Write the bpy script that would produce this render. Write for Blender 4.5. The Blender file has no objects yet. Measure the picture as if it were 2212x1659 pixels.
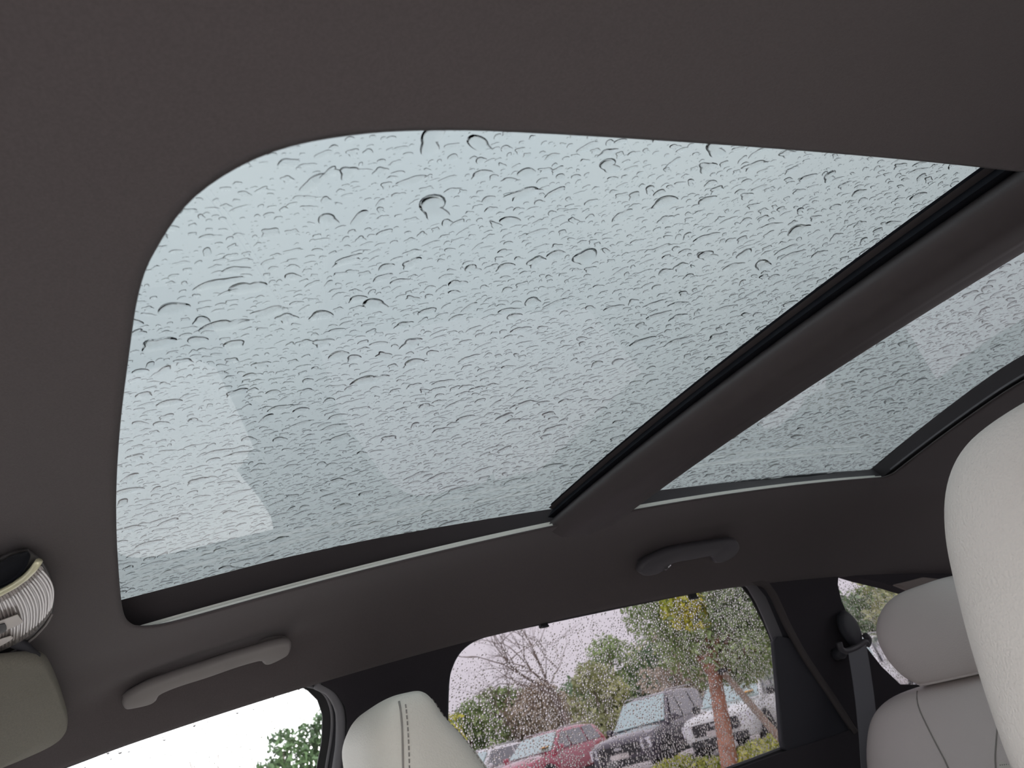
import bpy, bmesh, math, random
import numpy as np
from mathutils import Vector, Matrix
from mathutils.geometry import tessellate_polygon

random.seed(7)
RNG = np.random.default_rng(11)
SC = bpy.context.scene
COL = SC.collection

# ------------------------------------------------------------------ camera
# world: +X passenger side, +Y front of the car, +Z up, ground at z = 0
CAM = np.array([-0.6487, 0.0, 1.2562])
FPX = 1559.8
ROT = np.array([[-0.38184209, -0.89287369, -0.2386906],
                [-0.50330258, -0.0157231, 0.86396719],
                [0.77516652, -0.45003263, 0.44338189]])
cam = bpy.data.cameras.new('camera')
cam_o = bpy.data.objects.new('camera', cam)
COL.objects.link(cam_o)
cam.sensor_fit = 'HORIZONTAL'
cam.sensor_width = 36.0
cam.lens = FPX / 2212 * 36.0
cam.clip_start = 0.02
cam.clip_end = 1500
m = Matrix.Identity(4)
for i in range(3):
    m[i][0], m[i][1], m[i][2] = ROT[0][i], ROT[1][i], -ROT[2][i]
    m[i][3] = CAM[i]
cam_o.matrix_world = m
cam.dof.use_dof = True
cam.dof.focus_distance = 0.80
cam.dof.aperture_fstop = 14.0
SC.camera = cam_o

# ------------------------------------------------------------------ light: an overcast, rainy sky
world = bpy.data.worlds.new('overcast_sky')
SC.world = world
world.use_nodes = True
nt = world.node_tree
nt.nodes.clear()
w_out = nt.nodes.new('ShaderNodeOutputWorld')
w_bg = nt.nodes.new('ShaderNodeBackground')
w_tc = nt.nodes.new('ShaderNodeTexCoord')
w_ns = nt.nodes.new('ShaderNodeTexNoise')
w_ns.inputs['Scale'].default_value = 1.6
w_ns.inputs['Detail'].default_value = 3
w_rp = nt.nodes.new('ShaderNodeValToRGB')
w_rp.color_ramp.elements[0].position = 0.3
w_rp.color_ramp.elements[0].color = (0.90, 0.93, 0.96, 1)
w_rp.color_ramp.elements[1].position = 0.75
w_rp.color_ramp.elements[1].color = (1.0, 1.0, 1.0, 1)
nt.links.new(w_tc.outputs['Generated'], w_ns.inputs['Vector'])
nt.links.new(w_ns.outputs['Fac'], w_rp.inputs['Fac'])
nt.links.new(w_rp.outputs['Color'], w_bg.inputs['Color'])
w_geo = nt.nodes.new('ShaderNodeSeparateXYZ')
w_clamp = nt.nodes.new('ShaderNodeClamp')
w_grad = nt.nodes.new('ShaderNodeMath'); w_grad.operation = 'MULTIPLY_ADD'     # overcast sky: brighter overhead than at the horizon
w_grad.inputs[1].default_value = 0.55 * 4.5
w_grad.inputs[2].default_value = 0.75 * 4.5
nt.links.new(w_tc.outputs['Generated'], w_geo.inputs[0])
nt.links.new(w_geo.outputs['Z'], w_clamp.inputs['Value'])
nt.links.new(w_clamp.outputs[0], w_grad.inputs[0])
nt.links.new(w_grad.outputs[0], w_bg.inputs['Strength'])
nt.links.new(w_bg.outputs[0], w_out.inputs[0])

SC.view_settings.view_transform = 'Standard'
SC.view_settings.look = 'None'
SC.view_settings.exposure = 0.0
SC.view_settings.gamma = 1.0
SC.view_settings.use_curve_mapping = False
SC.cycles.max_bounces = 10
SC.cycles.diffuse_bounces = 5
SC.cycles.glossy_bounces = 5
SC.cycles.transmission_bounces = 8
SC.cycles.transparent_max_bounces = 24

# ------------------------------------------------------------------ materials
def new_mat(name):
    mt = bpy.data.materials.new(name)
    mt.use_nodes = True
    return mt, mt.node_tree, mt.node_tree.nodes['Principled BSDF']

def mat(name, color, rough=0.6, metallic=0.0, noise=0.0, nscale=30.0, bump=0.0, bscale=400.0, spec=0.5,
        color2=None, voronoi=False, coat=0.0, sheen=0.0, detail=3.0, coord='Object'):
    mt, t, b = new_mat(name)
    b.inputs['Base Color'].default_value = (*color, 1)
    b.inputs['Roughness'].default_value = rough
    b.inputs['Metallic'].default_value = metallic
    b.inputs['Specular IOR Level'].default_value = spec
    b.inputs['Coat Weight'].default_value = coat
    b.inputs['Sheen Weight'].default_value = sheen
    tc = t.nodes.new('ShaderNodeTexCoord')
    if noise > 0 or color2:
        n = t.nodes.new('ShaderNodeTexNoise')
        n.inputs['Scale'].default_value = nscale
        n.inputs['Detail'].default_value = detail
        t.links.new(tc.outputs[coord], n.inputs['Vector'])
        r = t.nodes.new('ShaderNodeValToRGB')
        c2 = color2 or tuple(min(1, c * (1 + noise)) for c in color)
        c1 = color if color2 else tuple(c * (1 - noise) for c in color)
        r.color_ramp.elements[0].position = 0.35
        r.color_ramp.elements[1].position = 0.65
        r.color_ramp.elements[0].color = (*c1, 1)
        r.color_ramp.elements[1].color = (*c2, 1)
        t.links.new(n.outputs['Fac'], r.inputs['Fac'])
        t.links.new(r.outputs['Color'], b.inputs['Base Color'])
    if bump > 0:
        bp = t.nodes.new('ShaderNodeBump')
        bp.inputs['Strength'].default_value = bump
        bp.inputs['Distance'].default_value = 0.001
        if voronoi:
            v = t.nodes.new('ShaderNodeTexVoronoi')
            v.inputs['Scale'].default_value = bscale
            v.feature = 'SMOOTH_F1'
            t.links.new(tc.outputs[coord], v.inputs['Vector'])
            t.links.new(v.outputs['Distance'], bp.inputs['Height'])
        else:
            n2 = t.nodes.new('ShaderNodeTexNoise')
            n2.inputs['Scale'].default_value = bscale
            n2.inputs['Detail'].default_value = 4
            t.links.new(tc.outputs[coord], n2.inputs['Vector'])
            t.links.new(n2.outputs['Fac'], bp.inputs['Height'])
        t.links.new(bp.outputs['Normal'], b.inputs['Normal'])
    return mt

def pane_mat(name, tint):
    """One face of a glass pane: tinted transmission plus Fresnel reflection, the same from both sides."""
    mt = bpy.data.materials.new(name)
    mt.use_nodes = True
    t = mt.node_tree
    t.nodes.clear()
    out = t.nodes.new('ShaderNodeOutputMaterial')
    tr = t.nodes.new('ShaderNodeBsdfTransparent')
    tr.inputs[0].default_value = (*[math.sqrt(c) for c in tint], 1)
    gl = t.nodes.new('ShaderNodeBsdfGlossy')
    gl.inputs['Roughness'].default_value = 0.0
    lw = t.nodes.new('ShaderNodeLayerWeight')
    lw.inputs['Blend'].default_value = 0.5
    pw = t.nodes.new('ShaderNodeMath'); pw.operation = 'POWER'; pw.inputs[1].default_value = 5
    ma = t.nodes.new('ShaderNodeMath'); ma.operation = 'MULTIPLY_ADD'
    ma.inputs[1].default_value = 0.96; ma.inputs[2].default_value = 0.04
    mx = t.nodes.new('ShaderNodeMixShader')
    t.links.new(lw.outputs['Facing'], pw.inputs[0])
    t.links.new(pw.outputs[0], ma.inputs[0])
    t.links.new(ma.outputs[0], mx.inputs[0])
    t.links.new(tr.outputs[0], mx.inputs[1])
    t.links.new(gl.outputs[0], mx.inputs[2])
    t.links.new(mx.outputs[0], out.inputs[0])
    return mt

def water_mat():
    mt = bpy.data.materials.new('rain_water')
    mt.use_nodes = True
    t = mt.node_tree
    t.nodes.clear()
    out = t.nodes.new('ShaderNodeOutputMaterial')
    g = t.nodes.new('ShaderNodeBsdfGlass')
    g.inputs['IOR'].default_value = 1.33
    g.inputs['Roughness'].default_value = 0.0
    g.inputs['Color'].default_value = (1, 1, 1, 1)
    t.links.new(g.outputs[0], out.inputs[0])
    return mt

def leaf_mat(name, c1, c2, scale=0.6):
    mt, t, b = new_mat(name)
    b.inputs['Roughness'].default_value = 0.6
    tc = t.nodes.new('ShaderNodeTexCoord')
    n = t.nodes.new('ShaderNodeTexNoise')
    n.inputs['Scale'].default_value = scale
    n.inputs['Detail'].default_value = 5
    n.inputs['Roughness'].default_value = 0.75
    t.links.new(tc.outputs['Object'], n.inputs['Vector'])
    r = t.nodes.new('ShaderNodeValToRGB')
    r.color_ramp.elements[0].position = 0.38
    r.color_ramp.elements[1].position = 0.62
    r.color_ramp.elements[0].color = (*c1, 1)
    r.color_ramp.elements[1].color = (*c2, 1)
    t.links.new(n.outputs['Fac'], r.inputs['Fac'])
    t.links.new(r.outputs['Color'], b.inputs['Base Color'])
    return mt

M = {}
M['headliner'] = mat('headliner_fabric', (0.092, 0.079, 0.080), 0.95, noise=0.07, nscale=700, bump=0.5, bscale=1500, spec=0.15, sheen=0.1)
M['trim_fabric'] = mat('pillar_fabric', (0.040, 0.036, 0.041), 0.95, noise=0.06, nscale=700, bump=0.4, bscale=1500, spec=0.15)
M['bar'] = mat('crossbar_cloth', (0.065, 0.055, 0.056), 0.6, bump=0.2, bscale=1500, spec=0.35)
M['black'] = mat('black_rubber', (0.012, 0.012, 0.013), 0.55, spec=0.3)
M['frame'] = mat('dark_frame_plastic', (0.050, 0.044, 0.047), 0.7, bump=0.2, bscale=900, spec=0.25)
M['recess'] = mat('recess_black', (0.015, 0.016, 0.02), 0.95, spec=0.05)
M['dark'] = mat('dark_plastic', (0.035, 0.035, 0.042), 0.6, bump=0.25, bscale=1200, spec=0.35)
M['seal_grey'] = mat('grey_door_seal', (0.16, 0.155, 0.165), 0.6, bump=0.15, bscale=700)
M['rear_seal'] = mat('rear_door_seal', (0.075, 0.066, 0.066), 0.85, bump=0.2, bscale=900, spec=0.15)
M['handle'] = mat('grey_handle_plastic', (0.24, 0.22, 0.215), 0.55, bump=0.15, bscale=1500, spec=0.4)
M['handle_dark'] = mat('dark_handle_plastic', (0.075, 0.070, 0.078), 0.5, bump=0.15, bscale=1500, spec=0.4)
M['alu'] = mat('aluminium_rail', (0.95, 0.96, 0.88), 0.5)
M['chrome'] = mat('chrome', (0.8, 0.8, 0.82), 0.15, metallic=1.0)
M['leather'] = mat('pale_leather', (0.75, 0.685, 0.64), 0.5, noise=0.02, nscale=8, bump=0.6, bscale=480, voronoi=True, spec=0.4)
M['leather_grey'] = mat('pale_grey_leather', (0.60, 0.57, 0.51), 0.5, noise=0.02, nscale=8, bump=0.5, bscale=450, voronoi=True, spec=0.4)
M['leather_rear'] = mat('rear_leather', (0.59, 0.54, 0.51), 0.5, bump=0.3, bscale=450, voronoi=True, spec=0.35)
M['thread'] = mat('seam_thread', (0.26, 0.24, 0.22), 0.8)
M['visor'] = mat('visor_fabric', (0.20, 0.19, 0.16), 0.9, noise=0.08, nscale=500, bump=0.4, bscale=1300, spec=0.15)
M['lens'] = mat('lamp_lens', (0.26, 0.235, 0.22), 0.25, spec=0.6, coat=0.3)
M['lens_rib'] = mat('lamp_lens_rib', (0.38, 0.345, 0.33), 0.2, spec=0.6, coat=0.5)
M['console'] = mat('console_plastic', (0.10, 0.095, 0.095), 0.5, bump=0.15, bscale=1500)
M['strip'] = mat('satin_strip', (0.75, 0.72, 0.50), 0.35, metallic=0.3)
M['label'] = mat('white_label', (0.62, 0.58, 0.55), 0.6)
M['cover'] = mat('brown_grey_cover', (0.21, 0.18, 0.165), 0.8, bump=0.2, bscale=900)
M['belt'] = mat('belt_webbing', (0.16, 0.16, 0.175), 0.8, bump=0.5, bscale=900)
M['floor'] = mat('car_carpet', (0.03, 0.03, 0.032), 0.95, bump=0.5, bscale=900)
M['roof_glass'] = pane_mat('tinted_roof_glass', (0.119, 0.133, 0.137))
M['clear_glass'] = pane_mat('clear_window_glass', (0.92, 0.95, 0.95))
M['front_glass'] = pane_mat('lightly_tinted_side_glass', (0.60, 0.605, 0.61))
M['privacy_glass'] = pane_mat('privacy_window_glass', (0.195, 0.178, 0.197))
M['water'] = water_mat()
M['asphalt'] = mat('wet_asphalt', (0.42, 0.39, 0.38), 0.45, noise=0.12, nscale=0.6, bump=0.3, bscale=40)
M['kerb'] = mat('kerb_concrete', (0.62, 0.58, 0.54), 0.7, noise=0.1, nscale=3)
M['mulch'] = mat('mulch', (0.22, 0.15, 0.10), 0.95, noise=0.3, nscale=6, bump=0.8, bscale=20)
M['bark'] = mat('orange_bark', (0.42, 0.20, 0.13), 0.85, noise=0.25, nscale=6, bump=0.8, bscale=30)
M['bark_grey'] = mat('grey_bark', (0.24, 0.19, 0.16), 0.9, noise=0.25, nscale=5)
M['stake'] = mat('weathered_pole', (0.25, 0.18, 0.13), 0.85, noise=0.2, nscale=9)
M['leaf_mid'] = leaf_mat('leaves_mid_green', (0.24, 0.33, 0.16), (0.52, 0.66, 0.28))
M['leaf_dark'] = leaf_mat('leaves_dark_green', (0.16, 0.26, 0.15), (0.35, 0.50, 0.25))
M['leaf_yellow'] = leaf_mat('leaves_yellow_green', (0.35, 0.45, 0.06), (0.85, 0.75, 0.10), 1.0)
M['leaf_brown'] = leaf_mat('leaves_brown', (0.44, 0.36, 0.27), (0.70, 0.61, 0.47))
M['leaf_olive'] = leaf_mat('leaves_olive', (0.36, 0.40, 0.20), (0.68, 0.70, 0.35))
M['leaf_deep'] = leaf_mat('leaves_deep_green', (0.035, 0.07, 0.03), (0.10, 0.18, 0.06))
M['shrub'] = leaf_mat('shrub_leaves', (0.25, 0.34, 0.06), (0.75, 0.72, 0.16), 2.5)
M['tyre'] = mat('tyre_rubber', (0.02, 0.02, 0.02), 0.8)
M['rim'] = mat('alloy_rim', (0.55, 0.55, 0.57), 0.3, metallic=0.8)
M['car_glass'] = mat('car_window_glass', (0.36, 0.52, 0.50), 0.05, spec=1.0, coat=1.0)
M['car_side_glass'] = mat('car_side_glass', (0.10, 0.11, 0.12), 0.05, spec=1.0, coat=1.0)
M['car_trim'] = mat('car_black_trim', (0.025, 0.025, 0.028), 0.5)
M['lamp'] = mat('headlamp', (0.75, 0.76, 0.8), 0.1, spec=1.0)
M['tag_orange'] = mat('orange_tag', (0.85, 0.42, 0.05), 0.7)
for nm, c in (('white', (0.80, 0.81, 0.80)), ('red', (0.42, 0.05, 0.09)), ('black', (0.05, 0.04, 0.06)), ('pearl', (0.72, 0.75, 0.72))):
    M['paint_' + nm] = mat('car_paint_' + nm, c, 0.25, coat=1.0, spec=0.6)

# ------------------------------------------------------------------ helpers
def props(o, label=None, cat=None, group=None, kind=None):
    if label: o['label'] = label
    if cat: o['category'] = cat
    if group: o['group'] = group
    if kind: o['kind'] = kind
    return o

def empty(name, loc=(0, 0, 0), rz=0.0, **kw):
    o = bpy.data.objects.new(name, None)
    o.empty_display_size = 0.05
    COL.objects.link(o)
    o.location = loc
    o.rotation_euler = (0, 0, rz)
    return props(o, **kw)

def link(name, me, mt, parent=None, smooth=True):
    if mt is not None and not me.materials:
        for q in (mt if isinstance(mt, (list, tuple)) else [mt]):
            me.materials.append(q)
    if smooth:
        me.polygons.foreach_set('use_smooth', [True] * len(me.polygons))
    o = bpy.data.objects.new(name, me)
    COL.objects.link(o)
    if parent is not None:
        o.parent = parent
    return o

def mk(name, verts, faces, mt, parent=None, smooth=True, local=False):
    """verts in world coordinates (or in the parent's frame when local)."""
    me = bpy.data.meshes.new(name)
    v = [tuple(map(float, p)) for p in verts]
    if parent is not None and not local:
        inv = parent_matrix(parent).inverted()
        v = [tuple(inv @ Vector(p)) for p in v]
    me.from_pydata(v, [], [tuple(int(i) for i in f) for f in faces])
    me.update()
    return link(name, me, mt, parent, smooth)

def parent_matrix(o):
    mw = Matrix.Translation(o.location) @ o.rotation_euler.to_matrix().to_4x4()
    return parent_matrix(o.parent) @ mw if o.parent else mw

def fix_normals(o):
    bm = bmesh.new(); bm.from_mesh(o.data)
    bmesh.ops.recalc_face_normals(bm, faces=bm.faces)
    bm.to_mesh(o.data); bm.free()
    return o

def auto_smooth(o, deg=35):
    """mark edges sharper than deg as sharp"""
    bm = bmesh.new(); bm.from_mesh(o.data)
    for e in bm.edges:
        if len(e.link_faces) == 2 and e.calc_face_angle(0) > math.radians(deg):
            e.smooth = False
    bm.to_mesh(o.data); bm.free()
    return o

def grid_faces(nu, nv, closed_u=False, closed_v=False, off=0):
    f = []
    for i in range(nu if closed_u else nu - 1):
        for j in range(nv if closed_v else nv - 1):
            a = i * nv + j; b = i * nv + (j + 1) % nv
            i2 = (i + 1) % nu
            c = i2 * nv + (j + 1) % nv; d = i2 * nv + j
            f.append((a + off, b + off, c + off, d + off))
    return f

def loft_data(loops, cap=True, off=0):
    """closed loops of equal count -> verts, faces"""
    n = len(loops[0])
    v = [p for l in loops for p in l]
    f = grid_faces(len(loops), n, closed_v=True, off=off)
    if cap:
        f.append(tuple(off + k for k in range(n))[::-1])
        f.append(tuple(off + (len(loops) - 1) * n + k for k in range(n)))
    return v, f

def loft(name, loops, mt, parent=None, cap=True, smooth=True, local=False, sharp=None):
    v, f = loft_data(loops, cap)
    o = mk(name, v, f, mt, parent, smooth, local)
    fix_normals(o)
    if sharp: auto_smooth(o, sharp)
    return o

def tube_data(path, rad, n=10, off=0, flat=None):
    """tube round a 3D path; rad number, list or list of (a,b) with flat giving the reference direction"""
    P = [Vector(p) for p in path]
    loops = []
    ref = Vector(flat) if flat is not None else Vector((0.3, 0.1, 1)).normalized()
    for i, p in enumerate(P):
        t = (P[min(i + 1, len(P) - 1)] - P[max(i - 1, 0)]).normalized()
        r = rad[i] if isinstance(rad, list) else rad
        a, b = r if isinstance(r, (list, tuple)) else (r, r)
        u = (ref - t * ref.dot(t)).normalized()
        w = t.cross(u)
        loops.append([p + u * a * math.cos(2 * math.pi * k / n) + w * b * math.sin(2 * math.pi * k / n) for k in range(n)])
    return loft_data(loops, True, off)

def tube(name, path, rad, mt, parent=None, n=10, flat=None, local=False):
    v, f = tube_data(path, rad, n, 0, flat)
    return fix_normals(mk(name, v, f, mt, parent, True, local))

def smooth_path(pts, n=8):
    """Catmull-Rom"""
    P = [np.array(p, float) for p in pts]
    P = [2 * P[0] - P[1]] + P + [2 * P[-1] - P[-2]]
    out = []
    for i in range(1, len(P) - 2):
        for k in range(n):
            t = k / n
            out.append(0.5 * ((2 * P[i]) + (-P[i - 1] + P[i + 1]) * t + (2 * P[i - 1] - 5 * P[i] + 4 * P[i + 1] - P[i + 2]) * t * t
                              + (-P[i - 1] + 3 * P[i] - 3 * P[i + 1] + P[i + 2]) * t ** 3))
    out.append(P[-2])
    return out

def resample(pts, n):
    P = np.array(pts, float)
    d = np.r_[0, np.cumsum(np.linalg.norm(np.diff(P, axis=0), axis=1))]
    s = np.linspace(0, d[-1], n)
    return np.stack([np.interp(s, d, P[:, k]) for k in range(P.shape[1])], 1)

def rrect(cx, cy, hx, hy, r, n=6):
    r = min(r, hx, hy)
    out = []
    for (sx, sy, a0) in ((1, 1, 0), (-1, 1, 90), (-1, -1, 180), (1, -1, 270)):
        for k in range(n):
            a = math.radians(a0 + 90 * k / (n - 1))
            out.append((cx + sx * (hx - r) + r * math.cos(a), cy + sy * (hy - r) + r * math.sin(a)))
    return out

def box_data(x0, x1, y0, y1, z0, z1, off=0):
    v = [(x, y, z) for x in (x0, x1) for y in (y0, y1) for z in (z0, z1)]
    f = [(0, 1, 3, 2), (4, 6, 7, 5), (0, 4, 5, 1), (2, 3, 7, 6), (0, 2, 6, 4), (1, 5, 7, 3)]
    return v, [tuple(off + i for i in q) for q in f]

def bevel_mod(o, width, seg=3, ang=30):
    b = o.modifiers.new('bevel', 'BEVEL')
    b.width = width; b.segments = seg; b.limit_method = 'ANGLE'; b.angle_limit = math.radians(ang)
    return o

def ray(px, py):
    d = ROT.T @ np.array([(px - 1106) / FPX, -(py - 829.5) / FPX, 1.0])
    return d / np.linalg.norm(d)

def at_plane(px, py, n, c):
    d = ray(px, py); n = np.array(n, float)
    return CAM + d * ((c - n @ CAM) / (n @ d))

# ------------------------------------------------------------------ surfaces of the car
KR, YR = 0.0603, -1.274
def roof(x, y): return 1.62 - KR * (y - YR) ** 2 - 0.06 * x * x
def z_top(y): return 1.476 - 0.067 * (y + 0.95) ** 2          # upper edge of the side windows
def x_side(z): return 0.70 + (1.484 - z) * 0.20                # inner face of the side wall
HANDLE_Y, HANDLE_X = -0.085, 0.625
def head_z(x, y):
    zt = z_top(y); xt = x_side(zt); ax = abs(x)
    z = roof(ax, y)
    s = min(max((ax - 0.47) / (xt - 0.47), 0), 1.0)
    z -= (roof(xt, y) - zt) * s ** 2.2
    dent = math.exp(-((y - HANDLE_Y) / 0.155) ** 4 - ((ax - HANDLE_X) / 0.040) ** 2) if x > 0 else 0.0
    return z + 0.022 * dent

def at_head(px, py, dz=0.0):
    d = ray(px, py); lo = None
    for k in range(20, 3000):
        t = k * 0.002
        P = CAM + d * t
        zt = z_top(P[1])
        if P[2] > head_z(P[0], P[1]) + dz or abs(P[0]) > x_side(zt):
            return P
    return P

def at_side(px, py, off=0.0):
    """point on the side wall; off > 0 is further into the cabin"""
    return at_plane(px, py, (1, 0, 0.2), 0.70 + 1.484 * 0.2 - off)

def at_roof(px, py, dz=0.0):
    d = ray(px, py); prev = None
    ts = np.linspace(0.1, 4, 4000)
    P = CAM + ts[:, None] * d
    v = P[:, 2] - (1.62 + dz - KR * (P[:, 1] - YR) ** 2 - 0.06 * P[:, 0] ** 2)
    i = np.where(v > 0)[0][0]
    return P[i]

# ------------------------------------------------------------------ ceiling: the headliner with its sunroof opening
W0, YF, YB = 0.428, 0.028, -1.395
def rear_bow(x): return 0.33 * math.sqrt(x * x + 0.003)         # the rear edge runs backwards towards its ends
YFO, YRO = 0.52, -2.15                                         # front and rear border of the headliner
FRONT_EDGE = [(.428, -.060), (.4245, -.020), (.408, .008), (.375, .025), (.31, .032), (.15, .031), (0, .027), (-.13, .020), (-.24, .011), (-.30, .005), (-.336, -.003), (-.376, -.020), (-.405, -.050), (-.419, -.090), (-.4245, -.140), (-.4255, -.200)]
def opening_contour():
    """points of the opening, each with its partner on the border: (x, y, (kind, a, b))"""
    pts = []
    q, WD = 0.03, 0.4255                                        # rear corner radius, half width on the driver side
    fe = resample(smooth_path([(x, y, 0) for x, y in FRONT_EDGE], 8), 121)
    for k, p in enumerate(fe):
        f = k / 120
        if f < .14: o = ('side', 1, -.05 + (YFO + .05) * f / .14)
        elif f > .86: o = ('side', -1, -.12 + (YFO + .12) * (1 - f) / .14)
        else: o = ('end', YFO, 1 - 2 * (f - .14) / .72)
        pts.append([p[0], p[1], o])
    for k in range(1, 90):
        f = k / 90; pts.append([-WD, -.200 + (YB + q + .200) * f, ('side', -1, -.12 + (YB - .02 + .12) * f)])
    def rear(cx, a0, sx):
        for k in range(15):
            a = math.radians(a0 + 90 * k / 14)
            ang = math.degrees(math.acos(min(1, abs(math.cos(a))))) / 90
            o = ('end', YRO, sx * (1 - (ang - 0.5) * 0.56)) if ang >= 0.5 else ('side', sx, YRO + (YB - .02 - YRO) * (1 - ang / 0.5))
            pts.append([cx + q * math.cos(a), YB + q + q * math.sin(a), o])
    rear(-WD + q, 180, -1)
    for k in range(1, 60):
        f = k / 60; pts.append([-WD + q + (W0 + WD - 2 * q) * f, YB, ('end', YRO, -0.72 * (1 - 2 * f))])
    rear(W0 - q, 270, 1)
    for k in range(1, 90):
        f = k / 90; pts.append([W0, YB + q + (-.06 - YB - q) * f, ('side', 1, (YB - .02) + (-.05 - YB + .02) * f)])
    for p in pts:
        p[1] -= rear_bow(p[0]) * min(1, max(0, (YB + 0.4 - p[1]) / 0.37))
    return pts

OC = opening_contour()
v, loops = [], []
ts = [0, .01, .03] + [.03 + .97 * k / 38 for k in range(1, 39)]
for c in OC:
    col = []
    for dx, dz in ((0.020, 0.0012), (0.010, 0.0012), (0.003, 0.0010)):   # the folded lip of the fabric
        cy = (YF + YB) / 2
        col.append((c[0] * (1 + dx / W0), cy + (c[1] - cy) * (1 + dx / 0.75), roof(c[0], c[1]) + dz))
    kind_, a_, b_ = c[2]
    for t in ts:
        if kind_ == 'end':
            y = c[1] + (a_ - c[1]) * t
            x = c[0] + (b_ * x_side(z_top(a_)) - c[0]) * t
        else:
            y = c[1] + (b_ - c[1]) * t
            x = c[0] + (a_ * x_side(z_top(b_)) - c[0]) * t
        xt = x_side(z_top(y))
        if t == 1.0 and kind_ == 'side': x = a_ * xt
        x = max(-xt, min(xt, x))
        col.append((x, y, head_z(x, y)))
    x, y, z = col[-1]                                           # turned up out of sight at the outer edge
    col.append((x * (1.03 if abs(x) > .6 else 1), y, z + 0.004))
    loops.append(col)
n = len(loops[0])
v = [p for l in loops for p in l]
ceiling = mk('ceiling', v, grid_faces(len(loops), n, closed_u=True), M['headliner'])
props(ceiling, 'dark charcoal fabric headliner around the sunroof opening', kind='structure')
sol = ceiling.modifiers.new('thickness', 'SOLIDIFY'); sol.thickness = 0.003; sol.offset = 0

# the roof skin above the headliner, outside the glass
def roof_ring(name, mt, dz, inner, outer, parent=None):
    v, f = [], []
    N = 96
    for k in range(N):
        a = 2 * math.pi * k / N
        for (x0, x1, y0, y1) in (inner, outer):
            cx, cy = (x0 + x1) / 2, (y0 + y1) / 2
            dx, dy = math.cos(a), math.sin(a)
            s = min((x1 - x0) / 2 / max(abs(dx), 1e-6), (y1 - y0) / 2 / max(abs(dy), 1e-6))
            x, y = cx + dx * s, cy + dy * s
            v.append((x, y, roof(x, y) + dz - max(0, abs(x) - 0.6) * 0.4))
    f = grid_faces(N, 2, closed_u=True)
    return mk(name, v, f, mt, parent)
rs = roof_ring('roof', M['car_trim'], 0.062, (-0.52, 0.52, -1.70, 0.12), (-0.86, 0.86, -2.35, 0.75))
props(rs, 'black painted roof skin round the sunroof glass', kind='structure')
rs.modifiers.new('thickness', 'SOLIDIFY').thickness = 0.004

# ------------------------------------------------------------------ sunroof glass, frame, rails, crossbar
GZ = 0.047
def roof_pane(name, x0, x1, y0, y1, label):
    nx, ny = 25, 25
    v, f = [], []
    for side in (0, 1):
        for i in range(nx):
            for j in range(ny):
                x = x0 + (x1 - x0) * i / (nx - 1); y = y0 + (y1 - y0) * j / (ny - 1)
                v.append((x, y, roof(x, y) + GZ + 0.004 * side))
    f = [q[::-1] for q in grid_faces(nx, ny)][:] + grid_faces(nx, ny, off=nx * ny)
    rim = [i * ny for i in range(nx)] + [(nx - 1) * ny + j for j in range(1, ny)] + [i * ny + ny - 1 for i in range(nx - 2, -1, -1)] + [j for j in range(ny - 2, 0, -1)]
    for a, b in zip(rim, rim[1:] + rim[:1]):
        f.append((a, b, b + nx * ny, a + nx * ny))
    o = fix_normals(mk(name, v, f, M['roof_glass']))
    auto_smooth(o, 40)
    return props(o, label, kind='structure')
pane_a = roof_pane('window_1', -0.52, 0.52, -0.74, 0.10, 'large front sunroof pane covered in raindrops')
pane_b = roof_pane('window_2', -0.52, 0.52, -1.69, -0.800, 'rear sunroof pane behind the padded crossbar')

# side frames: dark trim walls between the rail and the glass
band_px = [(200, 1309), (258, 1297), (400, 1260), (600, 1208), (800, 1165), (1000, 1130), (1200, 1098), (1390, 1063), (1560, 1045), (1750, 1029), (1915, 1010)]
tops = [at_roof(px, py, GZ - 0.001) for px, py in band_px]
ty = np.array([p[1] for p in tops][::-1]); tx = np.array([p[0] for p in tops][::-1])
def band_x(y): return float(np.interp(y, ty, tx))
for sgn, nm in ((1, 'trim_1'), (-1, 'trim_2')):
    v = []
    ys = np.linspace(0.06, -1.60, 80)
    for y in ys:
        xb = 0.462
        xt = band_x(y) if sgn > 0 else max(0.46, band_x(y))
        for (x, dz) in ((xb + 0.012, 0.002), (xb, 0.0165), (xb + (xt - xb) * 0.25, 0.021), (xb + (xt - xb) * 0.8, GZ - 0.008), (xt, GZ - 0.001), (xt + 0.05, GZ - 0.001)):
            v.append((sgn * x, y, roof(x, y) + dz))
    o = mk(nm, v, grid_faces(len(ys), 6), M['frame'])
    auto_smooth(o, 30)
    props(o, 'dark side frame of the sunroof on the %s side' % ('passenger' if sgn > 0 else 'driver'), kind='structure')
    # aluminium guide rail: two bright lips with a groove between
    for k, (x, z0, z1) in enumerate(((0.4375, 0.0025, 0.0080), (0.452, 0.0125, 0.0165))):
        v = []
        ys2 = np.linspace(0.008 if k == 0 else 0.02, -1.525, 80)
        for y in ys2:
            r0 = roof(x, y)
            for (dx, dz) in ((0, z0), (0, z1), (0.004, z1), (0.004, z0)):
                v.append((sgn * (x + dx), y, r0 + dz))
        lp = [v[i * 4:i * 4 + 4] for i in range(len(ys2))]
        loft('guide_rail_lip', lp, M['alu'], o, sharp=30)
    lp = [[(sgn * x, y, roof(x, y) + dz) for (x, dz) in ((0.441, 0.0080), (0.452, 0.0125), (0.453, 0.010), (0.442, 0.004))] for y in np.linspace(0.02, -1.525, 60)]
    loft('rail_groove', lp, M['seal_grey'], o)

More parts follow.
